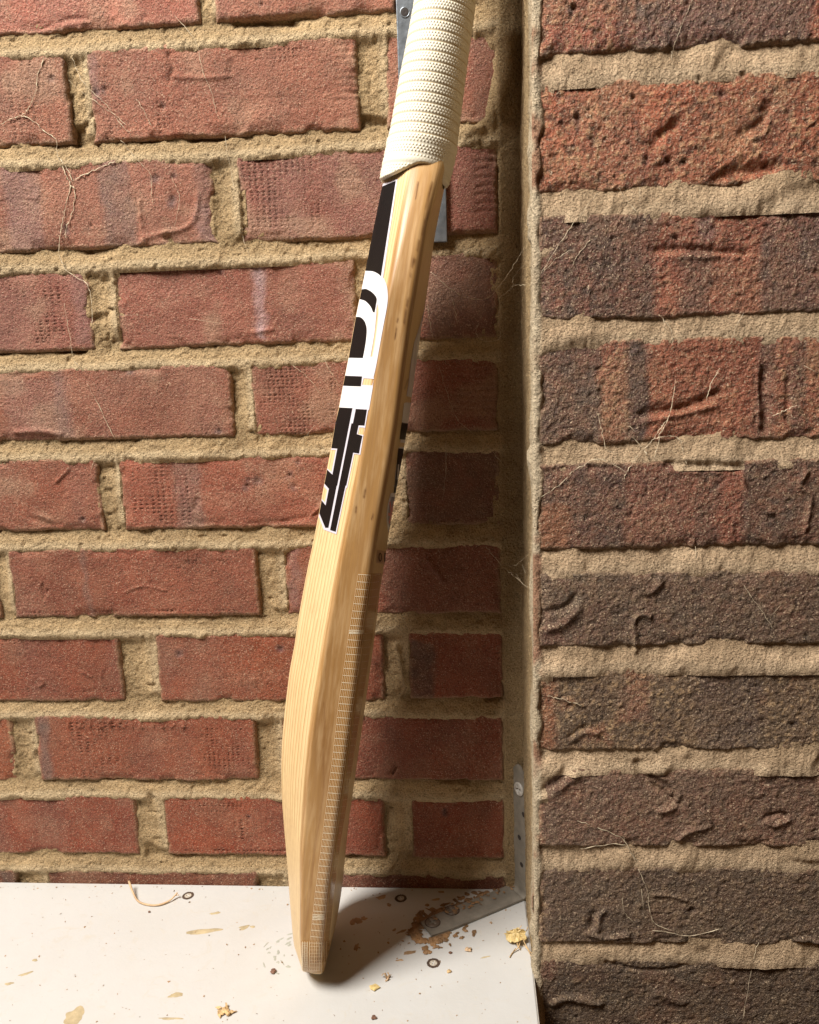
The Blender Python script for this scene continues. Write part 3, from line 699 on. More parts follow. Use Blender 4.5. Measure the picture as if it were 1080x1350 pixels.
for s in ST:
    h = hwid(s)
    ih_ = 0 if s > .045 else .045-math.sqrt(max(0, .045**2-(.045-s)**2)); h3 = max(h-ih_, .01)
    b_ = solve(s, -h3, xC); f1 = solve(s, -h3, xR); f2 = solve(s, h, xR); f_ = max(f1, f2); sp_ = solve(s, 0, xL)
    prof.append([f_, b_, sp_])
prof = np.array(prof)
ker = np.ones(13)/13
for c_ in range(3):
    q = np.concatenate([np.full(6, prof[0, c_]), prof[:, c_], np.full(6, prof[-1, c_])]); prof[:, c_] = np.convolve(q, ker, 'valid')
def section(s, f_, b_, sp_):
    h = hwid(s)
    # toe rounding
    r1 = .045; ih = 0 if s > r1 else r1-math.sqrt(max(0, r1*r1-(r1-s)**2)); h2 = max(h-ih, .006)
    r2 = .008; iv = 0 if s > r2 else (r2-math.sqrt(max(0, r2*r2-(r2-s)**2)))*.8
    f_ += iv; b_ -= iv*.6; sp_ -= iv*1.6
    if b_-f_ < .008: b_ = f_+.008
    kk = np.clip((s-.598)/.012, 0, 1)*.003; f_ += kk; b_ -= kk; sp_ -= kk
    sp_ += .5*.006*math.sin(math.atan2(max(sp_-b_, 0), max(h, .01)))
    pts = [(f_, -h2), (b_, -h2), (sp_, 0), (b_, h2), (f_, h2)]
    rad = [.0055, .0016, .006, .0016, .0055]
    k = np.clip((s-.50)/.1, 0, 1); rad = [r+k*.006 for r in rad]
    out = []
    n = 5
    for i in range(n):
        p = np.array(pts[i]); a = np.array(pts[i-1]); c = np.array(pts[(i+1) % n])
        da = a-p; dc = c-p; la = np.linalg.norm(da); lc = np.linalg.norm(dc)
        ra = min(rad[i], la*.4); rc = min(rad[i], lc*.4)
        q0 = p+da/la*ra; q1 = p+dc/lc*rc
        for t in np.linspace(0, 1, 9): out.append((1-t)**2*q0+2*t*(1-t)*p+t*t*q1)
        rn = min(rad[(i+1) % n], lc*.4); e0 = q1; e1 = c-dc/lc*rn
        m = 34 if i in (0, 1) else 14
        for t in np.linspace(0, 1, m+2)[1:-1]: out.append(e0*(1-t)+e1*t)
    return np.array(out)
secs = np.array([section(s, *p) for s, p in zip(ST, prof)])            # (n,m,2)  v,w
nS, mS = secs.shape[:2]
BV = C0+A*ST[:, None, None]+Vd*secs[..., :1]+Wd*secs[..., 1:]
lift = -(BV[0, :, 2].min()) + .0004
BV = BV + np.array([0, 0, 0]) 
BV[..., 2] = np.maximum(BV[..., 2], .0003)
HWS = np.array([hwid(s) for s in ST])[:, None]
crd = np.stack([secs[..., 1]/HWS*HW, np.broadcast_to(ST[:, None], (nS, mS)), secs[..., 0]], -1)
Vb = BV.reshape(-1, 3); Fb = gridF(nS, mS, closed=True)
capc = len(Vb); Vb = np.vstack([Vb, BV[0].mean(0), BV[-1].mean(0)])
tri = [(capc, (k+1) % mS, k) for k in range(mS)]+[(capc+1, (nS-1)*mS+k, (nS-1)*mS+(k+1) % mS) for k in range(mS)]
bvh = BVHTree.FromPolygons([Vector(v) for v in Vb], [tuple(f) for f in Fb.tolist()])
def bhit(x, y, xc, lift=.0002):
    """photo pixel -> point on the near side of the blade, nudged inwards if it misses"""
    for k in range(120):
        d = Vector(ray(x, y)).normalized(); loc, n, i, _ = bvh.ray_cast(Vector(CAM), d)
        if loc is not None and (loc-Vector(CAM)).length < .72:
            if n.dot(d) > 0: n = -n
            return np.array(loc+n*lift-d*.00012)
        x += .35 if xc > x else -.35
    return np.array(C0) if loc is None else np.array(loc)
bat = thing('cricket_bat', tuple(C0), 'pale willow cricket bat with cream grip and black and white stickers leaning on the wall', 'cricket bat')

mw, nt, b = newmat('willow')
at = N(nt, 'ShaderNodeAttribute', attribute_name='crd'); sx = nt.nodes.new('ShaderNodeSeparateXYZ'); L(nt, at.outputs['Vector'], sx.inputs[0])
mp1 = N(nt, 'ShaderNodeMapping'); mp1.inputs['Scale'].default_value = (1, .10, 1); L(nt, at.outputs['Vector'], mp1.inputs[0])
mp2 = N(nt, 'ShaderNodeMapping'); mp2.inputs['Scale'].default_value = (1, .02, 1); L(nt, at.outputs['Vector'], mp2.inputs[0])
wob = noise(nt, 22, 3, .55, mp1.outputs[0])
ma = N(nt, 'ShaderNodeMath', operation='MULTIPLY_ADD'); L(nt, wob, ma.inputs[0]); ma.inputs[1].default_value = .018; L(nt, sx.outputs['X'], ma.inputs[2])
mb = N(nt, 'ShaderNodeMath', operation='MULTIPLY'); L(nt, ma.outputs[0], mb.inputs[0]); mb.inputs[1].default_value = 215.0
fr = N(nt, 'ShaderNodeMath', operation='FRACT'); L(nt, mb.outputs[0], fr.inputs[0])
ring = nt.nodes.new('ShaderNodeValToRGB'); L(nt, fr.outputs[0], ring.inputs[0])
e = ring.color_ramp.elements; e[0].position = 0; e[0].color = (0, 0, 0, 1); e[1].position = .72; e[1].color = (.35, .35, .35, 1)
x_ = ring.color_ramp.elements.new(.86); x_.color = (1, 1, 1, 1); x_ = ring.color_ramp.elements.new(.97); x_.color = (.1, .1, .1, 1)
edge_m = ramp(nt, sx.outputs['X'], -.0475, -.0435, 0, 1)            # 0 on the near edge, 1 on the back slope
sap = mixc(nt, ring.outputs[0], (.80, .60, .315), (.40, .20, .06))
sap = mixc(nt, ramp(nt, noise(nt, 30, 3, .6, mp1.outputs[0]), .3, .7, 0, .35), sap, (.84, .67, .39))
# flank of the blade: cut along the rings, brown, mottled, with long streaks
st1 = noise(nt, 60, 4, .6, mp1.outputs[0], .6); st2 = noise(nt, 520, 3, .6, mp2.outputs[0]); st3 = noise(nt, 260, 3, .6, mp1.outputs[0])
edg = mixc(nt, ramp(nt, st1, .35, .68), (.44, .245, .082), (.27, .135, .042))
edg = mixc(nt, ramp(nt, st2, .4, .7, 0, .55), edg, (.30, .155, .055))
edg = mixc(nt, ramp(nt, st3, .45, .7, 0, .35), edg, (.74, .52, .28))
col = mixc(nt, edge_m, edg, sap)
col = mixc(nt, ramp(nt, st2, .35, .65, 0, .14), col, (.50, .31, .14))
fl = N(nt, 'ShaderNodeAttribute', attribute_name='col')
col = mixc(nt, 1.0, col, fl.outputs['Color'], 'MULTIPLY')
st4 = noise(nt, 1500, 2, .6, mp2.outputs[0]); col = mixc(nt, ramp(nt, st4, .5, .68, 0, .38), col, (.34, .19, .08))
st5 = noise(nt, 700, 2, .6, mp1.outputs[0]); col = mixc(nt, ramp(nt, st5, .60, .72, 0, .30), col, (.30, .16, .065))
L(nt, col, b.inputs['Base Color']); b.inputs['Roughness'].default_value = .42; b.inputs['Specular IOR Level'].default_value = .45
L(nt, bump(nt, st2, .00018, .6, bump(nt, st3, .0002, .4)), b.inputs['Normal'])
# dark flecks in the willow, where the photograph shows them
Cb = np.ones((len(Vb), 3))
px, py = proj(Vb)
def fleck(pts, wd, k=.97, col=(.25, .16, .09)):
    P = smoothline(np.array(pts, float), 4); P = P
    d = segdist(px, py, P); m = (np.exp(-(d/wd)**2)*k*(.6+.4*vn(px/2.3, py/4, 3)))[:, None]
    vis = (secs[..., 1].reshape(-1) < -.0)
    m[:len(vis)][~vis] = 0
    Cb[:] = Cb*(1-m)+np.array(col)*m
for a in [([(548, 343), (546, 348)], 1.2), ([(543, 361), (542, 366)], .9), ([(539, 394), (536, 404)], 1.3), ([(535, 408), (533, 427)], 1.5), ([(525, 420), (524, 424)], 1.4), ([(523, 432), (521, 446)], 1.2),
          ([(561, 290), (557, 310)], 1.3), ([(553, 318), (551, 330)], 1.2), ([(545, 340), (544, 352)], 1.2), ([(566, 280), (563, 290)], .9), ([(538, 500), (534, 512)], .8), ([(482, 645), (480, 655)], 1.5),
          ([(470, 668), (469, 676)], 1.3), ([(493, 676), (490, 684)], .9), ([(552, 240), (548, 262)], .8), ([(570, 240), (562, 275)], .7)]:
    fleck(*a)
fleck([(427, 925), (428, 960), (426, 1000), (427, 1040), (421, 1085), (414, 1130), (409, 1180), (402, 1235)], 1.3, .45, (.5, .36, .24))
fleck([(431, 960), (433, 1000), (430, 1060), (424, 1120), (414, 1200)], 6, .22, (.6, .45, .32))
mk('blade', Vb, [tuple(f) for f in Fb.tolist()]+tri, mw, bat, cols=Cb, vec=np.vstack([crd.reshape(-1, 3), [0, 0, 0], [0, .6, 0]]))

# ---- stickers: outlines measured on the photograph, cut as real thin film lying on the blade
def c1(p): return [(440+x/3.6, y/3.6) for x, y in p]
def c2(p): return [(400+x/4.5, 340+y/4.5) for x, y in p]
def c3(p): return [(380+x/4.5, 560+y/4.5) for x, y in p]
def bez(p, k=5): return [tuple(q) for q in smoothline(np.array(p, float), k)]
WH, BK, LI, HO = 'white', 'black', 'lilac', 'hole'
lay = []
lay.append((LI, c1([(218, 876), (305, 850), (303, 860), (236, 1320), (140, 1290)])))
lay.append((LI, c2([(352, 66)]+bez([(375, 72), (424, 76), (466, 104), (494, 156), (503, 220), (497, 292), (477, 400), (452, 540), (434, 640), (418, 712)])+[(414, 768), (392, 900), (386, 906), (370, 1000), (357, 1060), (340, 1168), (304, 1163), (262, 1365), (60, 1365), (200, 880), (240, 600), (300, 330)])))
lay.append((LI, c3([(455, -30), (452, 14), (447, 68), (427, 178), (390, 172), (340, 402), (288, 650), (212, 622), (178, 530), (150, 520), (240, -30)])))
lay.append((BK, c1([(228, 886), (294, 859), (296, 862), (226, 1312), (130, 1283), (200, 880)])))
# white arch of the big letter
lay.append((WH, c2([(350, 80)]+bez([(372, 77), (420, 82), (461, 109), (489, 159), (497, 220), (491, 290), (471, 400), (446, 540), (428, 640), (411, 706)])+[(250, 695), (200, 690), (270, 560), (320, 260)])))
lay.append((BK, c2([(320, 196), (350, 186)]+bez([(350, 186), (376, 185), (412, 206), (437, 240), (433, 280), (425, 325)])+bez([(415, 322), (400, 288), (370, 257), (340, 246)])+[(300, 250)])))
lay.append((LI, c2([(440, 262), (449, 268)]+bez([(449, 268), (453, 330), (436, 480), (416, 594)])+[(396, 594)]+bez([(396, 590), (420, 450), (430, 330), (432, 290)]))))
lay.append((HO, c2(bez([(442, 275), (447, 330), (430, 480), (411, 586)])+bez([(401, 586), (424, 450), (435, 340), (436, 300)]))))
lay.append((BK, c2([(290, 352)]+bez([(310, 350), (340, 352), (365, 376), (378, 420), (375, 480), (366, 540), (355, 595)])+[(230, 592)])))
lay.append((BK, c2([(220, 698), (351, 703), (343, 766), (200, 756)])))
lay.append((LI, c2([(351, 705), (421, 711), (413, 764), (344, 762)])))
lay.append((HO, c2([(360, 714), (420, 719), (411, 756), (351, 753)])))
lay.append((WH, c2([(200, 759), (341, 763), (409, 767), (385, 897), (170, 884)])))
lay.append((BK, c2([(170, 885), (294, 891), (203, 1352), (60, 1352)])))
lay.append((BK, c2([(313, 896), (380, 900), (365, 996), (330, 994), (318, 1052), (350, 1057), (333, 1162), (298, 1156), (257, 1352), (221, 1352)])))
lay.append((LI, c2([(170, 980), (231, 984), (222, 1040), (160, 1030)])))
lay.append((HO, c2([(170, 990), (222, 992), (214, 1031), (160, 1022)])))
lay.append((HO, c2([(334, 1006), (366, 1008), (360, 1050), (326, 1046)])))
lay.append((LI, c2([(120, 1126), (207, 1132), (174, 1290), (100, 1225)])))
lay.append((HO, c2([(120, 1138), (197, 1140), (170, 1268), (100, 1220)])))
lay.append((BK, c3([(240, -8), (363, -8), (241, 612), (222, 612), (184, 520), (150, 500)])))
lay.append((BK, c3([(377, -8), (440, -8), (436, 2), (415, 4), (408, 55), (443, 66), (421, 171), (386, 165), (334, 400), (284, 636), (250, 625)])))
lay.append((LI, c3([(200, 135), (293, 142), (264, 296), (180, 215)])))
lay.append((HO, c3([(200, 146), (284, 150), (258, 278), (180, 215)])))
lay.append((LI, c3([(170, 340), (212, 344), (243, 380), (224, 478), (160, 400)])))
lay.append((HO, c3([(170, 350), (210, 360), (233, 390), (219, 460), (160, 390)])))
# face-side sticker, seen as a sliver round the right-hand edge
lf = [(561, 401), (553, 430), (546, 451), (542, 473), (538, 507), (534.5, 529), (531, 551), (528, 580), (524.5, 600), (521, 624), (520, 640)]
lay2 = [(LI, lf+[(517, 640), (560, 660), (575, 401)]), (WH, [(x+1.2, y+2) for x, y in lf[:6]]+[(533.5, 531), (575, 531), (590, 401)]), (LI, [(547, 452), (550, 440), (551, 440), (545.5, 497), (544.5, 497)]),
        (HO, [(533.5, 522), (560, 526), (560, 533), (532.5, 530)]), (WH, [(532.5, 531), (560, 535), (560, 562), (529.5, 556)]), (BK, [(529.5, 557), (560, 562), (560, 582), (526.5, 579)]),
        (HO, [(526, 583), (560, 587), (560, 592), (525, 589)]), (BK, [(525, 591), (560, 594), (560, 662), (518, 655), (520, 640)]), (WH, [(524.5, 612), (526, 612), (524.5, 632), (523.2, 632)])]
lay2 += [(LI, bez([(515, 650), (511, 665), (509.5, 685), (512.5, 703), (517, 703), (530, 700)])+[(530, 650)]), ('blue', bez([(516, 655), (512.5, 668), (511.5, 684), (514, 698), (518, 700)])+[(530, 698), (530, 655)]),
         ('red', [(513, 662), (514.6, 661), (519, 694), (517, 696)]), ('red', [(518.5, 660), (520, 662), (513.5, 692), (512.3, 688)]), ('red', [(511.5, 676), (530, 676), (530, 680), (511.5, 680)])]
lay3 = [('label', [(497, 725), (520, 729), (520, 745), (496, 742)])]
def ringpoly(cx, cy, rx, ry, n=14): return [(cx+rx*math.cos(2*math.pi*k/n), cy+ry*math.sin(2*math.pi*k/n)) for k in range(n)]
lay4 = [(BK, ringpoly(500.8, 734.5, 2.2, 6)), (HO, ringpoly(500.8, 734.5, 1.1, 4.4))]; lay5 = [(BK, [(506.6, 729), (508, 729), (507.5, 741), (506.2, 741)])]
m_st = {WH: simple('sticker_white', (.74, .74, .74), .35), BK: simple('sticker_black', (.007, .006, .006), .45, 0, 900, .0001, 0, .10), LI: simple('sticker_silver_lilac', (.60, .57, .62), .3),
        'blue': simple('sticker_navy', (.10, .10, .20), .35), 'red': simple('sticker_red', (.55, .03, .06), .35), 'label': simple('sticker_tan', (.42, .26, .13), .35)}
def inside(p, P):
    x, y = p; c = False; j = len(P)-1
    for i in range(len(P)):
        if (P[i][1] > y) != (P[j][1] > y) and x < (P[j][0]-P[i][0])*(y-P[i][1])/(P[j][1]-P[i][1]+1e-12)+P[i][0]: c = not c
        j = i
    return c
def decal(layers, dx, dy, names, clip, lift):
    xs = [p[0] for _, P in layers for p in P]; ys = [p[1] for _, P in layers for p in P]
    verts = []; edges = []
    for _, P in layers:
        b0 = len(verts); verts += [Vector(p) for p in P]; edges += [(b0+i, b0+(i+1) % len(P)) for i in range(len(P))]
    x0, x1, y0, y1 = min(xs)-1, max(xs)+1, min(ys)-1, max(ys)+1
    for y in np.arange(y0, y1, dy):
        b0 = len(verts); verts += [Vector((x0, y)), Vector((x1, y))]; edges.append((b0, b0+1))
    for x in np.arange(x0, x1, dx):
        b0 = len(verts); verts += [Vector((x, y0)), Vector((x, y1))]; edges.append((b0, b0+1))
    # the silhouette of the blade
    for fx in (lambda y: xL(y)+.7, lambda y: xL(y)+1.5, lambda y: xL(y)+2.6, lambda y: xL(y)+4.2, lambda y: xR(y)-.6, lambda y: xR(y)-1.6):
        b0 = len(verts); yy = np.arange(y0, y1, dy); verts += [Vector((float(fx(y)), y)) for y in yy]; edges += [(b0+i, b0+i+1) for i in range(len(yy)-1)]
    vo, eo, fo, *_ = delaunay_2d_cdt(verts, edges, [], 0, 1e-5)
    out = {}
    for f in fo:
        c = (vo[f[0]]+vo[f[1]]+vo[f[2]])/3
        if c.x < xL(c.y)+.6 or c.x > xR(c.y)-.5: continue
        k = None
        for nm, P in layers:
            if inside((c.x, c.y), P): k = nm
        if k in (None, HO): continue
        out.setdefault(k, []).append(f)
    for k, fs in out.items():
        ids = sorted({i for f in fs for i in f}); mp_ = {}; V = []
        for i in ids:
            P = bhit(vo[i].x, vo[i].y, float((xL(vo[i].y)+xR(vo[i].y))/2), lift)
            if P is not None: mp_[i] = len(V); V.append(P)
        fs = [tuple(mp_[i] for i in f) for f in fs if all(i in mp_ for i in f)]
        # drop needle triangles that jump in depth
        V = np.array(V); fs = [f for f in fs if max(np.linalg.norm(V[f[a]]-V[f[a-1]]) for a in range(3)) < .03]
        if fs: mk(names+'_'+{WH: 'white', BK: 'black', LI: 'border', 'blue': 'blue', 'red': 'red', 'label': 'ground'}[k]+'_film', V, fs, m_st[k], bat, smooth=True)
decal(lay, 5, 4, 'back_sticker', None, .00022)
decal(lay2, 1.5, 4, 'face_sticker', None, .00022)
decal(lay3, 2, 3, 'size_label', None, .00018); decal(lay4, 2, 3, 'size_label_letter', None, .00036); decal(lay5, 2, 3, 'size_label_letter', None, .00036)

# ---- clear fibre tape on the flank
mt, nt, b = newmat('clear_tape')
b.inputs['Base Color'].default_value = (.50, .24, .05, 1); b.inputs['Roughness'].default_value = .2
b.inputs['Alpha'].default_value = .50
m_thr = simple('glass_thread', (.88, .78, .58), .35)
nt2 = m_thr.node_tree; nt2.nodes['Principled BSDF'].inputs['Alpha'].default_value = .7
tl = poly([756, 838, 880, 935, 1000, 1060, 1110, 1180, 1245], [472, 459, 453, 445, 438, 430, 424, 415, 408])
tr = poly([756, 838, 880, 935, 1000, 1060, 1110, 1180, 1245], [503, 491, 484.5, 476, 466, 457, 449, 440, 433])
def patch(fl_, fr_, y0, y1, ny, nx, lift, name, mat):
    V = []; 
    for y in np.linspace(y0, y1, ny):
        for t in np.linspace(0, 1, nx):
            x = fl_(y)*(1-t)+fr_(y)*t; x = min(max(x, xL(y)+.8), xR(y)-.8); V.append(bhit(x, y, float((xL(y)+xR(y))/2), lift))
    return mk(name, np.array(V), gridF(ny, nx), mat, bat)
patch(tl, tr, 756, 1268, 90, 14, .00018, 'edge_tape', mt)
def thread(pts, wpx, lift=.00026):
    V = []; 
    pts = np.array(pts, float)
    d = np.gradient(pts, axis=0); d /= np.linalg.norm(d, axis=1)[:, None]+1e-9; n = np.stack([-d[:, 1], d[:, 0]], -1)
    L_ = []
    for p, q in zip(pts, n):
        xc = float((xL(p[1])+xR(p[1]))/2)
        a = bhit(*(p-q*wpx/2), xc, lift); c = bhit(*(p+q*wpx/2), xc, lift); L_.append((a, c))
    F = []
    for i, (a, c) in enumerate(L_): V += [a, c]
    F = [(2*i, 2*i+1, 2*i+3, 2*i+2) for i in range(len(L_)-1)]
    return np.array(V), F
th = []
y = 757.
while y < 1243:
    a, c = float(tl(y)), float(tr(y)); k = (c-a)
    n = 8
    xs = np.linspace(a+.5, a+k*(.62), n)
    th.append(thread([(x, y+1.5*(i/n)) for i, x in enumerate(xs)], .75))
    xs = np.linspace(a+k*.62, a+k*.96, 4); th.append(thread([(x, y+1.5-2*(i/4)) for i, x in enumerate(xs)], .32))
    y += 9.7-1.4*(y-757)/486
for j, f in enumerate(np.linspace(.02, .62, 9)):
    ys = np.linspace(757, 1262, 60); th.append(thread([(tl(q)*(1-f)+tr(q)*f, q) for q in ys], .34))
for (yy, n_) in ((831, 3), (1206, 4)):
    for q in range(n_):
        a, c = float(tl(yy)), float(tr(yy)); th.append(thread([(x, yy+q*2+random.uniform(-.3, .3)) for x in np.linspace(a, a+(c-a)*.6, 9)], 1.1))
V, F = join(th); mk('tape_threads', V, F, m_thr, bat)
# toe wrap
patch(poly([1240, 1286], [397, 400]), poly([1240, 1268, 1286], [440, 436, 428]), 1240, 1285, 16, 12, .00030, 'toe_tape', mt)
th = []
for j in range(11):
    x = 399+j*3.1; y1 = 1283 if 400 < x < 426 else 1276
    th.append(thread([(x+random.uniform(-.3, .3), q) for q in np.linspace(1241, y1, 10)], .7 if j < 4 else .45, .00036))
for q in np.arange(1243, 1284, 2.6): th.append(thread([(x, q+random.uniform(-.2, .2)) for x in np.linspace(398, 406, 5)], .6, .00036))
for q in np.arange(1243, 1284, 4.5): th.append(thread([(x, q) for x in np.linspace(408, 428, 7)], .35, .00036))
V, F = join(th); mk('toe_tape_threads', V, F, m_thr, bat)

# ---- rubber grip
gl = poly([-200, 0, 36, 83, 111, 161, 194, 222, 236, 300], [582, 547.5, 541, 532, 526, 517.5, 510.5, 505, 502, 490])
gr = poly([-200, 0, 36, 78, 117, 153, 180, 211, 246, 300], [648, 627, 622.5, 616.5, 611.5, 607, 604, 599.5, 590, 580])
sg = np.concatenate([np.arange(.560, .728, .00048), np.arange(.730, .875, .004)])
gc = []; grd = []
for s in sg:
    vl = solve(s, 0, gl); vr = solve(s, 0, gr); gc.append((vl+vr)/2); grd.append((vl-vr)/2)
gc = np.convolve(np.pad(gc, 15, 'edge'), np.ones(31)/31, 'valid'); grd = np.convolve(np.pad(grd, 15, 'edge'), np.ones(31)/31, 'valid')
nA = 480; TH = np.linspace(0, 2*np.pi, nA, endpoint=False)
Sg, Tg = np.meshgrid(sg, TH, indexing='ij')
R0 = grd[:, None]*np.ones_like(Tg); 
# angle pointing at the camera is -Wd ; left = +Vd
cam_side = -np.cos(Tg)          # w component
lef = np.sin(Tg)
# ring pitch 6.3 mm, tan joint between rings, four rows of pimples
ringph = (Sg-.597)/.0063; rf = ringph-np.floor(ringph)
H = -.00045*np.exp(-((rf-.0)/.055)**2)-.00045*np.exp(-((rf-1)/.055)**2)+.00008*np.sin(np.pi*rf)
rq = np.clip((rf-.10)/.84, 0, .9999); row = np.floor(rq*3); cc = (rq*3-row)*2-1
ph = Tg/(2*np.pi)*66+.5*(row % 2); pc = (ph-np.floor(ph))*2-1
dot = np.exp(-((cc/.62)**2+(pc/.55)**2)*1.6)
H = H+.00065*dot*((rf > .1) & (rf < .94))
low = Sg < .612; smooth_band = np.exp(-((Sg-.6075)/.0022)**2)+np.exp(-((Sg-.593)/.0022)**2)
H = np.where(Sg < .606, .0003+.0007*dot*(1-np.clip(smooth_band, 0, 1)), H)
H = H+.0006*smooth_band
Rr = R0+H
# lower hem: follows the shoulders, higher at the front
hem_y = lambda x: np.interp(x, [500, 512, 530, 545, 556, 568, 578, 586, 593], [238, 232, 224, 217.5, 215, 219, 229, 241, 250])
hem1 = np.zeros(nA)
for k_, t_ in enumerate(TH):
    cs_ = abs(math.cos(t_)); lf2 = math.sin(t_)           # the far half mirrors the near one
    PP = C0+A*sg[:, None]+Vd*(gc+grd*lf2)[:, None]-Wd*(grd*cs_)[:, None]
    X_, Y_ = proj(PP); q_ = Y_-hem_y(X_); hem1[k_] = sg[np.argmin(np.abs(q_))]
hem1 = np.convolve(np.pad(hem1, 8, 'wrap'), np.ones(17)/17, 'valid')
hem = hem1[None, :]*np.ones_like(Sg)
R0 = R0-.0009*np.exp(-np.clip(Sg-hem, 0, 1)/.004)
Ssh = np.maximum(Sg, hem); fadeH = sm(0, .0012, Sg-hem)
Rr = np.where(Sg < hem, R0-.0010, Rr*fadeH+(R0-.0006)*(1-fadeH))
GP = C0+A*Ssh[..., None]+Vd*(gc[:, None]+Rr*lef)[..., None]-Wd*(Rr*cam_side)[..., None]
flare = 1
colr = np.ones(Sg.shape+(3,))*np.array([.72, .66, .52])
gro = np.exp(-(rf/.075)**2)+np.exp(-((rf-1)/.075)**2); gro = np.where(Sg < .606, 0, np.clip(gro, 0, 1))[..., None]*.75
colr = colr*(1-gro)+np.array([.50, .37, .18])*gro
dirt = (sm(.5, .8, fb(Sg*1., Tg*.02, .02, 5, 3)*.5+.5)*.12)[..., None]; colr = colr*(1-dirt)+np.array([.5, .42, .3])*dirt
m_grip, nt, b = newmat('cream_rubber'); a_ = N(nt, 'ShaderNodeAttribute', attribute_name='col'); L(nt, a_.outputs['Color'], b.inputs['Base Color']); b.inputs['Roughness'].default_value = .55
b.inputs['Subsurface Weight'].default_value = 0.0
msk = (Sg[1:, :] > hem[1:, :]-.0012)
n1, n2 = Sg.shape
mk('grip', GP.reshape(-1, 3), gridF(n1, n2, msk, closed=True), m_grip, bat, cols=colr.reshape(-1, 3))
cen_ = C0+A*(sg[-1]-.0005)+Vd*gc[-1]
V = [cen_+A*.001]; rr_ = grd[-1]-.0006
for l, q in enumerate((.5, 1)):
    for k in range(40): t = 2*math.pi*k/40; V.append(cen_+A*(.0006 if q < 1 else 0)+rr_*q*(Vd*math.sin(t)+Wd*math.cos(t)))
F = [(0, 1+k, 1+(k+1) % 40) for k in range(40)]+[(1+k, 41+k, 41+(k+1) % 40, 1+(k+1) % 40) for k in range(40)]
mk('handle_end_cap', np.array(V), F, m_grip, bat, cols=np.ones((len(V), 3))*np.array([.7, .62, .5]))

# ------------------------------------------------------------------ cobwebs and dusty strands
m_web = simple('dusty_web', (.66, .55, .38), .8)
def web(name, label, group, lines, plane, r=.00028, lift=.0015):
    f = {'W': lambda x, y, l: wall_at(x, y, -l), 'P': lambda x, y, l: pier_at(x, y)+np.array([0, -l, 0])}[plane]
    par = thing(name, tuple(f(lines[0][0][0], lines[0][0][1], lift)), label, 'cobweb', group)
    for ln in lines:
        P = np.array([f(p[0], p[1], p[2] if len(p) > 2 else lift) for p in ln]); P = smoothline(P, 7); n_ = len(P)
        rs = np.random.RandomState(n_+int(ln[0][0])); P = P+rs.normal(0, .00030, P.shape)
        V, F = tube(P, r*.82*np.clip(.75+.45*rs.normal(0, 1, n_), .3, 2.4)*np.interp(np.arange(n_), [0, 2, n_-3, n_-1], [.5, 1, 1, .4]), 5)
        mk('strand', V, F, m_web, par)
G = 'cobwebs clinging to the bricks'
web('cobweb', 'thick forked dusty cobweb strand crossing three bricks at upper left', G,
    [[(60, 72), (50, 98), (48, 118), (38, 142), (28, 152), (12, 158), (0, 165)], [(28, 152), (42, 158), (60, 174), (74, 184), (76, 205), (88, 232), (92, 245), (86, 275), (80, 305), (77, 336)],
     [(92, 245), (99, 250), (97, 275), (88, 300), (86, 315)], [(96, 238), (115, 228), (140, 218), (152, 212)], [(76, 205), (90, 225), (96, 240)], [(77, 336), (90, 358), (115, 375), (121, 400), (122, 430)]], 'W', .00038)
web('cobweb', 'long thin cobweb line slanting over the second brick course at upper left', G,
    [[(95, 76), (110, 108), (140, 138), (165, 170), (175, 172)], [(90, 106), (120, 130), (150, 150), (170, 168)], [(160, 185), (180, 210), (198, 228), (200, 250), (200, 270)], [(170, 210), (190, 220)], [(225, 232), (234, 250), (236, 270), (230, 300)],
     [(230, 20), (258, 55), (268, 95), (280, 125), (288, 158)], [(296, 180), (306, 235), (316, 290), (324, 325), (332, 340)]], 'W', .0002)
web('cobweb', 'faint hanging cobweb threads on the bricks left of the middle', G,
    [[(84, 400), (92, 440), (96, 470), (110, 490)], [(115, 505), (135, 545), (152, 580)], [(155, 415), (200, 416)], [(250, 420), (300, 428)], [(75, 635), (85, 622), (92, 615)], [(120, 620), (125, 606), (135, 600)],
     [(372, 472), (400, 492), (424, 520)], [(424, 470), (436, 490), (450, 512)], [(158, 598), (168, 612)], [(415, 560), (404, 575)], [(180, 130), (192, 150), (200, 168)]], 'W', .0002)
web('cobweb', 'cobweb strung across the dark corner right of the bat edge', G,
    [[(692, 326, .04), (680, 345, .03), (660, 375, .02), (645, 392, .012), (625, 394, .01), (600, 385, .006), (568, 358, .004)], [(697, 376, .05), (680, 376, .03), (668, 385, .015), (655, 396, .008)], [(690, 350, .03), (678, 365, .02), (676, 380, .02)],
     [(593, 385), (600, 410), (604, 430)], [(632, 425), (628, 440), (640, 450), (655, 448), (660, 440), (656, 405)], [(563, 400), (568, 430), (572, 450)], [(578, 480), (590, 520), (605, 555), (640, 585), (665, 615)], [(613, 567), (604, 572)], [(588, 580), (588, 620), (583, 660)]], 'W', .00018, .002)
web('cobweb', 'bright crossed cobweb strands reaching the pier edge beside the middle bricks', G,
    [[(640, 720, .004), (655, 738, .006), (665, 750, .012), (685, 765, .03), (705, 785, .06)], [(670, 746, .01), (680, 745, .03), (698, 730, .055)], [(680, 757, .02), (690, 770, .04), (705, 778, .06)], [(640, 731, .004), (650, 728, .004)], [(688, 745, .03), (692, 755, .04)]], 'W', .0002)
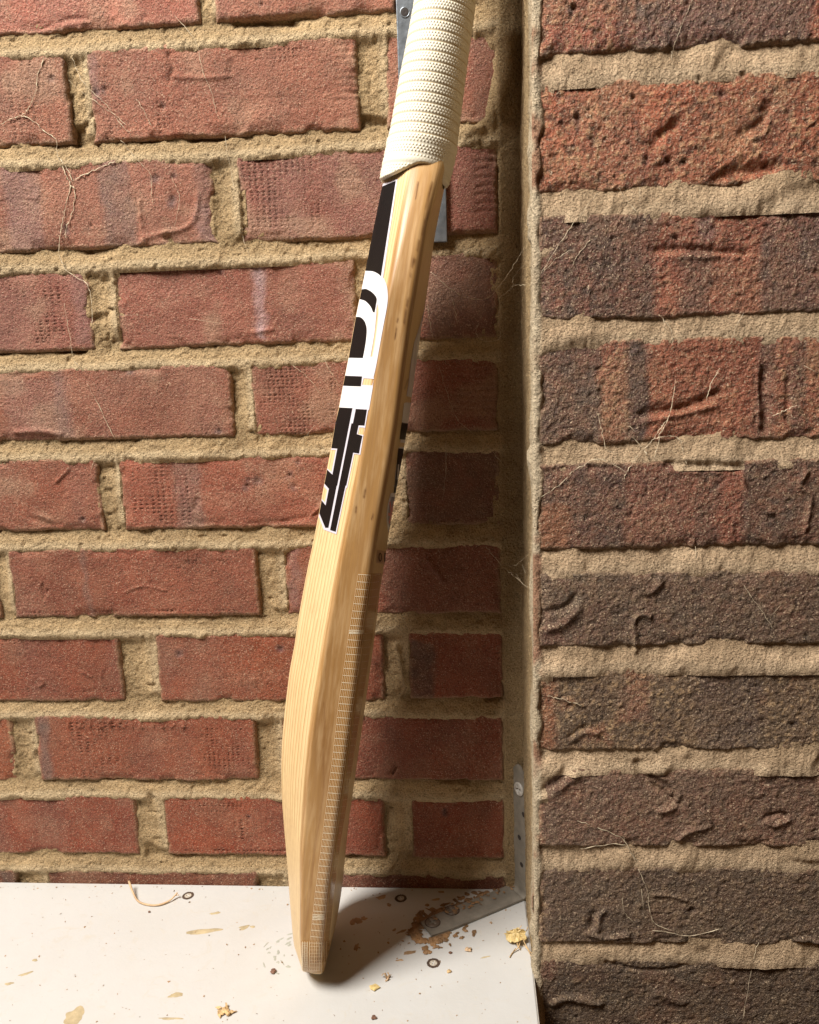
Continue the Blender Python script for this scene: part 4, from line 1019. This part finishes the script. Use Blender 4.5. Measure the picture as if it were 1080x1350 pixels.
web('cobweb', 'tangle of pale cobweb over the fourth and fifth pier bricks', G,
    [[(788, 545), (795, 575), (800, 592), (815, 600)], [(882, 548), (870, 565), (860, 580), (840, 600), (826, 622), (822, 632)], [(834, 575), (850, 595), (855, 605)], [(872, 560), (868, 580), (862, 605)], [(897, 580), (900, 595), (905, 612)],
     [(862, 578), (885, 575), (905, 585)], [(826, 622), (790, 605), (760, 618), (735, 640), (714, 655)], [(842, 575), (830, 562)], [(948, 485), (935, 510), (930, 530)], [(890, 500), (884, 540), (872, 570)], [(1052, 533), (1035, 540), (1018, 548)], [(1060, 482), (1080, 492)]], 'P', .00028)
web('cobweb', 'straight fine cobweb threads over the upper pier bricks', G,
    [[(912, 0), (898, 35), (888, 60), (884, 80)], [(790, 252), (760, 290), (735, 325), (712, 362)], [(815, 248), (828, 268), (842, 282)], [(843, 248), (843, 275)], [(780, 315), (762, 335), (755, 350)], [(868, 415), (884, 435), (886, 455)], [(980, 412), (968, 435), (962, 455)],
     [(762, 325), (735, 340), (715, 360)], [(874, 420), (880, 440)], [(916, 720), (918, 770)]], 'P', .0002)
web('cobweb', 'wispy cobweb trailing down the lower pier bricks', G,
    [[(758, 1080), (790, 1090), (820, 1105), (835, 1130), (842, 1142)], [(820, 1100), (830, 1120), (846, 1142)], [(765, 1118), (800, 1112), (825, 1112)], [(842, 1145), (852, 1170), (856, 1195), (862, 1215), (885, 1225)], [(820, 1175), (822, 1200), (835, 1215)], [(846, 1170), (848, 1200)],
     [(860, 1225), (910, 1232), (950, 1222)], [(1000, 1240), (992, 1265), (986, 1300), (978, 1344)], [(980, 770), (1000, 800), (1020, 830)], [(1016, 812), (1030, 795)], [(722, 916), (745, 922), (768, 930)]], 'P', .00026)

# ------------------------------------------------------------------ bits lying on the shelf
m_straw = simple('dry_straw', (.62, .42, .24), .6, 0, 500, .0006, .35)
m_flake = simple('yellow_flake', (.70, .52, .22), .45, 0, 400, .0008, .35)
m_chip = simple('brown_chip', (.20, .10, .06), .7, 0, 500, .0008, .4)
m_tan = simple('tan_splinter', (.68, .46, .22), .6, 0, 500, .0009, .45)
def sh(x, y, z=.001): return shelf_at(x, y, z)
pts = smoothline(np.array([sh(170, 1162, .009), sh(175, 1176, .005), sh(182, 1188, .0015), sh(195, 1193, .0010), sh(210, 1193, .0012), sh(224, 1187, .002), sh(234, 1177, .005)]), 5)
V1 = tube(pts, np.interp(np.arange(len(pts)), [0, 6, 20, 30], [.0011, .0008, .0009, .0006]), 7)
V2 = tube(smoothline(np.array([sh(224, 1187, .002), sh(231, 1181, .003), sh(236, 1180, .004)]), 4), .0004, 5)
V, F = join([V1, V2]); o = mk('wood_sliver', V, F, m_straw); tag(o, 'curved pale wood sliver lying at the back of the white shelf', 'wood sliver')
def crumb(px, py, rp, mat, seed, label, name='crumb', cat='crumb', group=None, flatz=.5):
    rs = np.random.RandomState(seed); P = shelf_at(px, py); r = rp*.00062; V = []; F = []
    nl, nn = 5, 9
    for l in range(nl):
        a = math.pi*l/(nl-1)
        for k in range(nn):
            t = 2*math.pi*k/nn; q = 1+rs.uniform(-.35, .35)
            V.append((P[0]+r*q*math.sin(a)*math.cos(t), P[1]+r*q*math.sin(a)*math.sin(t)*.9, max(.0001, r*flatz*(1+math.cos(a)*q))))
    for l in range(nl-1):
        for k in range(nn): F.append((l*nn+k, l*nn+(k+1) % nn, (l+1)*nn+(k+1) % nn, (l+1)*nn+k))
    o = mk(name, np.array(V), F, mat, smooth=False); return tag(o, label, cat, group)
GC = 'crumbs scattered on the shelf'
crumb(361, 1282, 4, m_chip, 1, 'small dark brown chip on the white shelf left of the bat toe', group=GC)
crumb(493, 1303, 6.5, m_flake, 2, 'flat yellow flake on the shelf right of the bat toe', group=GC, flatz=.25)
crumb(618, 1254, 4.2, m_straw, 4, 'pale tan crumb below the bracket on the white shelf', group=GC)
crumb(592, 1282, 3.2, m_tan, 5, 'small tan crumb just below right of the dark screw in the shelf', group=GC)
crumb(594, 1257, 2.2, m_chip, 6, 'tiny brown crumb between the bracket and the dark screw', group=GC)
crumb(493, 1343, 3.2, m_chip, 7, 'dark speck at the lower edge of the photo below the yellow flake', group=GC)
crumb(197, 1203, 2, m_chip, 8, 'tiny dark speck just below the curved wood sliver', group=GC)
def shard(cx, cy, arms, mat, label, name, cat, seed, zt=.004):
    rs = np.random.RandomState(seed); parts = []
    c = sh(cx, cy, .002)
    for ex, ey, z, r in arms:
        e_ = sh(ex, ey, z); mid = (c+e_)/2+rs.normal(0, .0012, 3); mid[2] = max(mid[2], .0015)
        P = smoothline(np.array([c, mid, e_]), 5); n = len(P); V = []; F = []
        d = e_-c; sd_ = np.cross(d/np.linalg.norm(d), [0, 0, 1])
        for i, p in enumerate(P):
            w_ = r*(1-.8*i/(n-1))*rs.uniform(.8, 1.2); up = np.array([0, 0, .0007*math.sin(i*1.3)])
            V += [p-sd_*w_+up, p+np.array([0, 0, w_*.5]), p+sd_*w_-up, p-np.array([0, 0, w_*.3])]
        for i in range(n-1):
            for k in range(4): F.append((i*4+k, i*4+(k+1) % 4, i*4+4+(k+1) % 4, i*4+4+k))
        F += [(3, 2, 1, 0), tuple(n*4-4+k for k in range(4))]; parts.append((np.array(V), F))
    V, F = join(parts); V[:, 2] = np.maximum(V[:, 2], .0002); o = mk(name, V, F, mat, smooth=False); return tag(o, label, cat)
shard(297, 1332, [(284, 1328, .002, .0022), (290, 1342, .001, .003), (298, 1322, .003, .0022), (312, 1333, .001, .0024), (300, 1340, .001, .0026), (288, 1335, .003, .003)], m_tan, 'star shaped tan wood splinter near the bottom edge of the shelf', 'splinter', 'wood splinter', 3)
shard(510, 1289, [(503, 1286, .002, .0014), (516, 1285, .003, .0012), (508, 1294, .001, .0013), (514, 1291, .001, .0012), (511, 1282, .003, .001)], m_straw, 'frayed crumb of fibre just above the yellow flake on the shelf', 'fibre_crumb', 'crumb', 5)
# yellow papery scrap with fibres by the shelf's right edge
def scrap():
    rs = np.random.RandomState(4); parts = []
    base = [(664, 1230, .004), (672, 1226, .010), (684, 1224, .011), (694, 1228, .008), (692, 1238, .005), (684, 1240, .007), (672, 1242, .003)]
    P = np.array([sh(x, y, z) for x, y, z in base]); c = P.mean(0)+np.array([0, 0, .002]); n = 28
    ringp = smoothline(np.vstack([P, P[:1]]), 5)[:-1]; ringp = ringp+rs.normal(0, .0005, ringp.shape); m = len(ringp)
    V = [c]; 
    for q in (.35, .7, 1.0): V += list(c+(ringp-c)*q+rs.normal(0, .0004, ringp.shape)*[1, 1, 1.5])
    V = np.array(V); F = [(0, 1+k, 1+(k+1) % m) for k in range(m)]
    for l in range(2):
        for k in range(m): F.append((1+l*m+k, 1+l*m+(k+1) % m, 1+(l+1)*m+(k+1) % m, 1+(l+1)*m+k))
    V2 = V-np.array([0, 0, .0005]); parts = [(V, F), (V2, [f[::-1] for f in F])]
    par = thing('papery_scrap', tuple(sh(680, 1240, 0)), 'curled yellow papery scrap with trailing fibres at the right edge of the shelf', 'papery scrap')
    V, F = join(parts); V[:, 2] = np.maximum(V[:, 2], .0004); mk('curled_flake', V, F, m_flake, par, smooth=False)
    parts = []
    for ln in ([(686, 1236, .006), (684, 1248, .003), (676, 1256, .001), (672, 1262, .001)], [(687, 1236, .006), (682, 1244, .004), (686, 1252, .001)], [(688, 1235, .006), (694, 1248, .004), (698, 1256, .003), (704, 1268, .0), (707, 1275, -.004)],
               [(688, 1236, .006), (697, 1252, .003), (706, 1262, .001), (709, 1278, -.005)], [(690, 1246, .004), (702, 1258, .003), (704, 1270, -.002)], [(684, 1226, .010), (688, 1220, .012)], [(694, 1228, .008), (696, 1222, .012)], [(680, 1250, .003), (674, 1258, .001)]):
        parts.append(tube(smoothline(np.array([sh(*p) for p in ln]), 4), .00042 if len(parts) < 2 else .0003, 5))
    V, F = join(parts); mk('fibres', V, F, m_tan, par)
scrap()
# fine grit: nobody could count it
def grit():
    rs = np.random.RandomState(9); parts = []
    for i in range(420):
        if i < 200: x, y = rs.uniform(0, 690), rs.uniform(1172, 1349)
        elif i < 330: x = rs.uniform(520, 690); y = 1240-(x-540)*.42+rs.normal(0, 9)
        else: x = rs.uniform(0, 670); y = 1168.5+abs(rs.normal(0, 2.2))
        P = shelf_at(x, y)
        if P[0] > .327 or P[1] > -.001: continue
        r = abs(rs.normal(0, .00028))+.00018; V = P+rs.uniform(-1, 1, (6, 3))*r*1.2+np.array([[r, 0, 0], [-r, 0, 0], [0, r, 0], [0, -r, 0], [0, 0, r], [0, 0, -r]]); V[:, 2] = np.maximum(V[:, 2], .0001)
        parts.append((V, [(0, 2, 4), (2, 1, 4), (1, 3, 4), (3, 0, 4), (2, 0, 5), (1, 2, 5), (3, 1, 5), (0, 3, 5)]))
    V, F = join(parts); o = mk('grit', V, F, m_brn, smooth=False); tag(o, 'fine brown grit sprinkled over the white shelf', 'grit', kind='stuff')
grit()
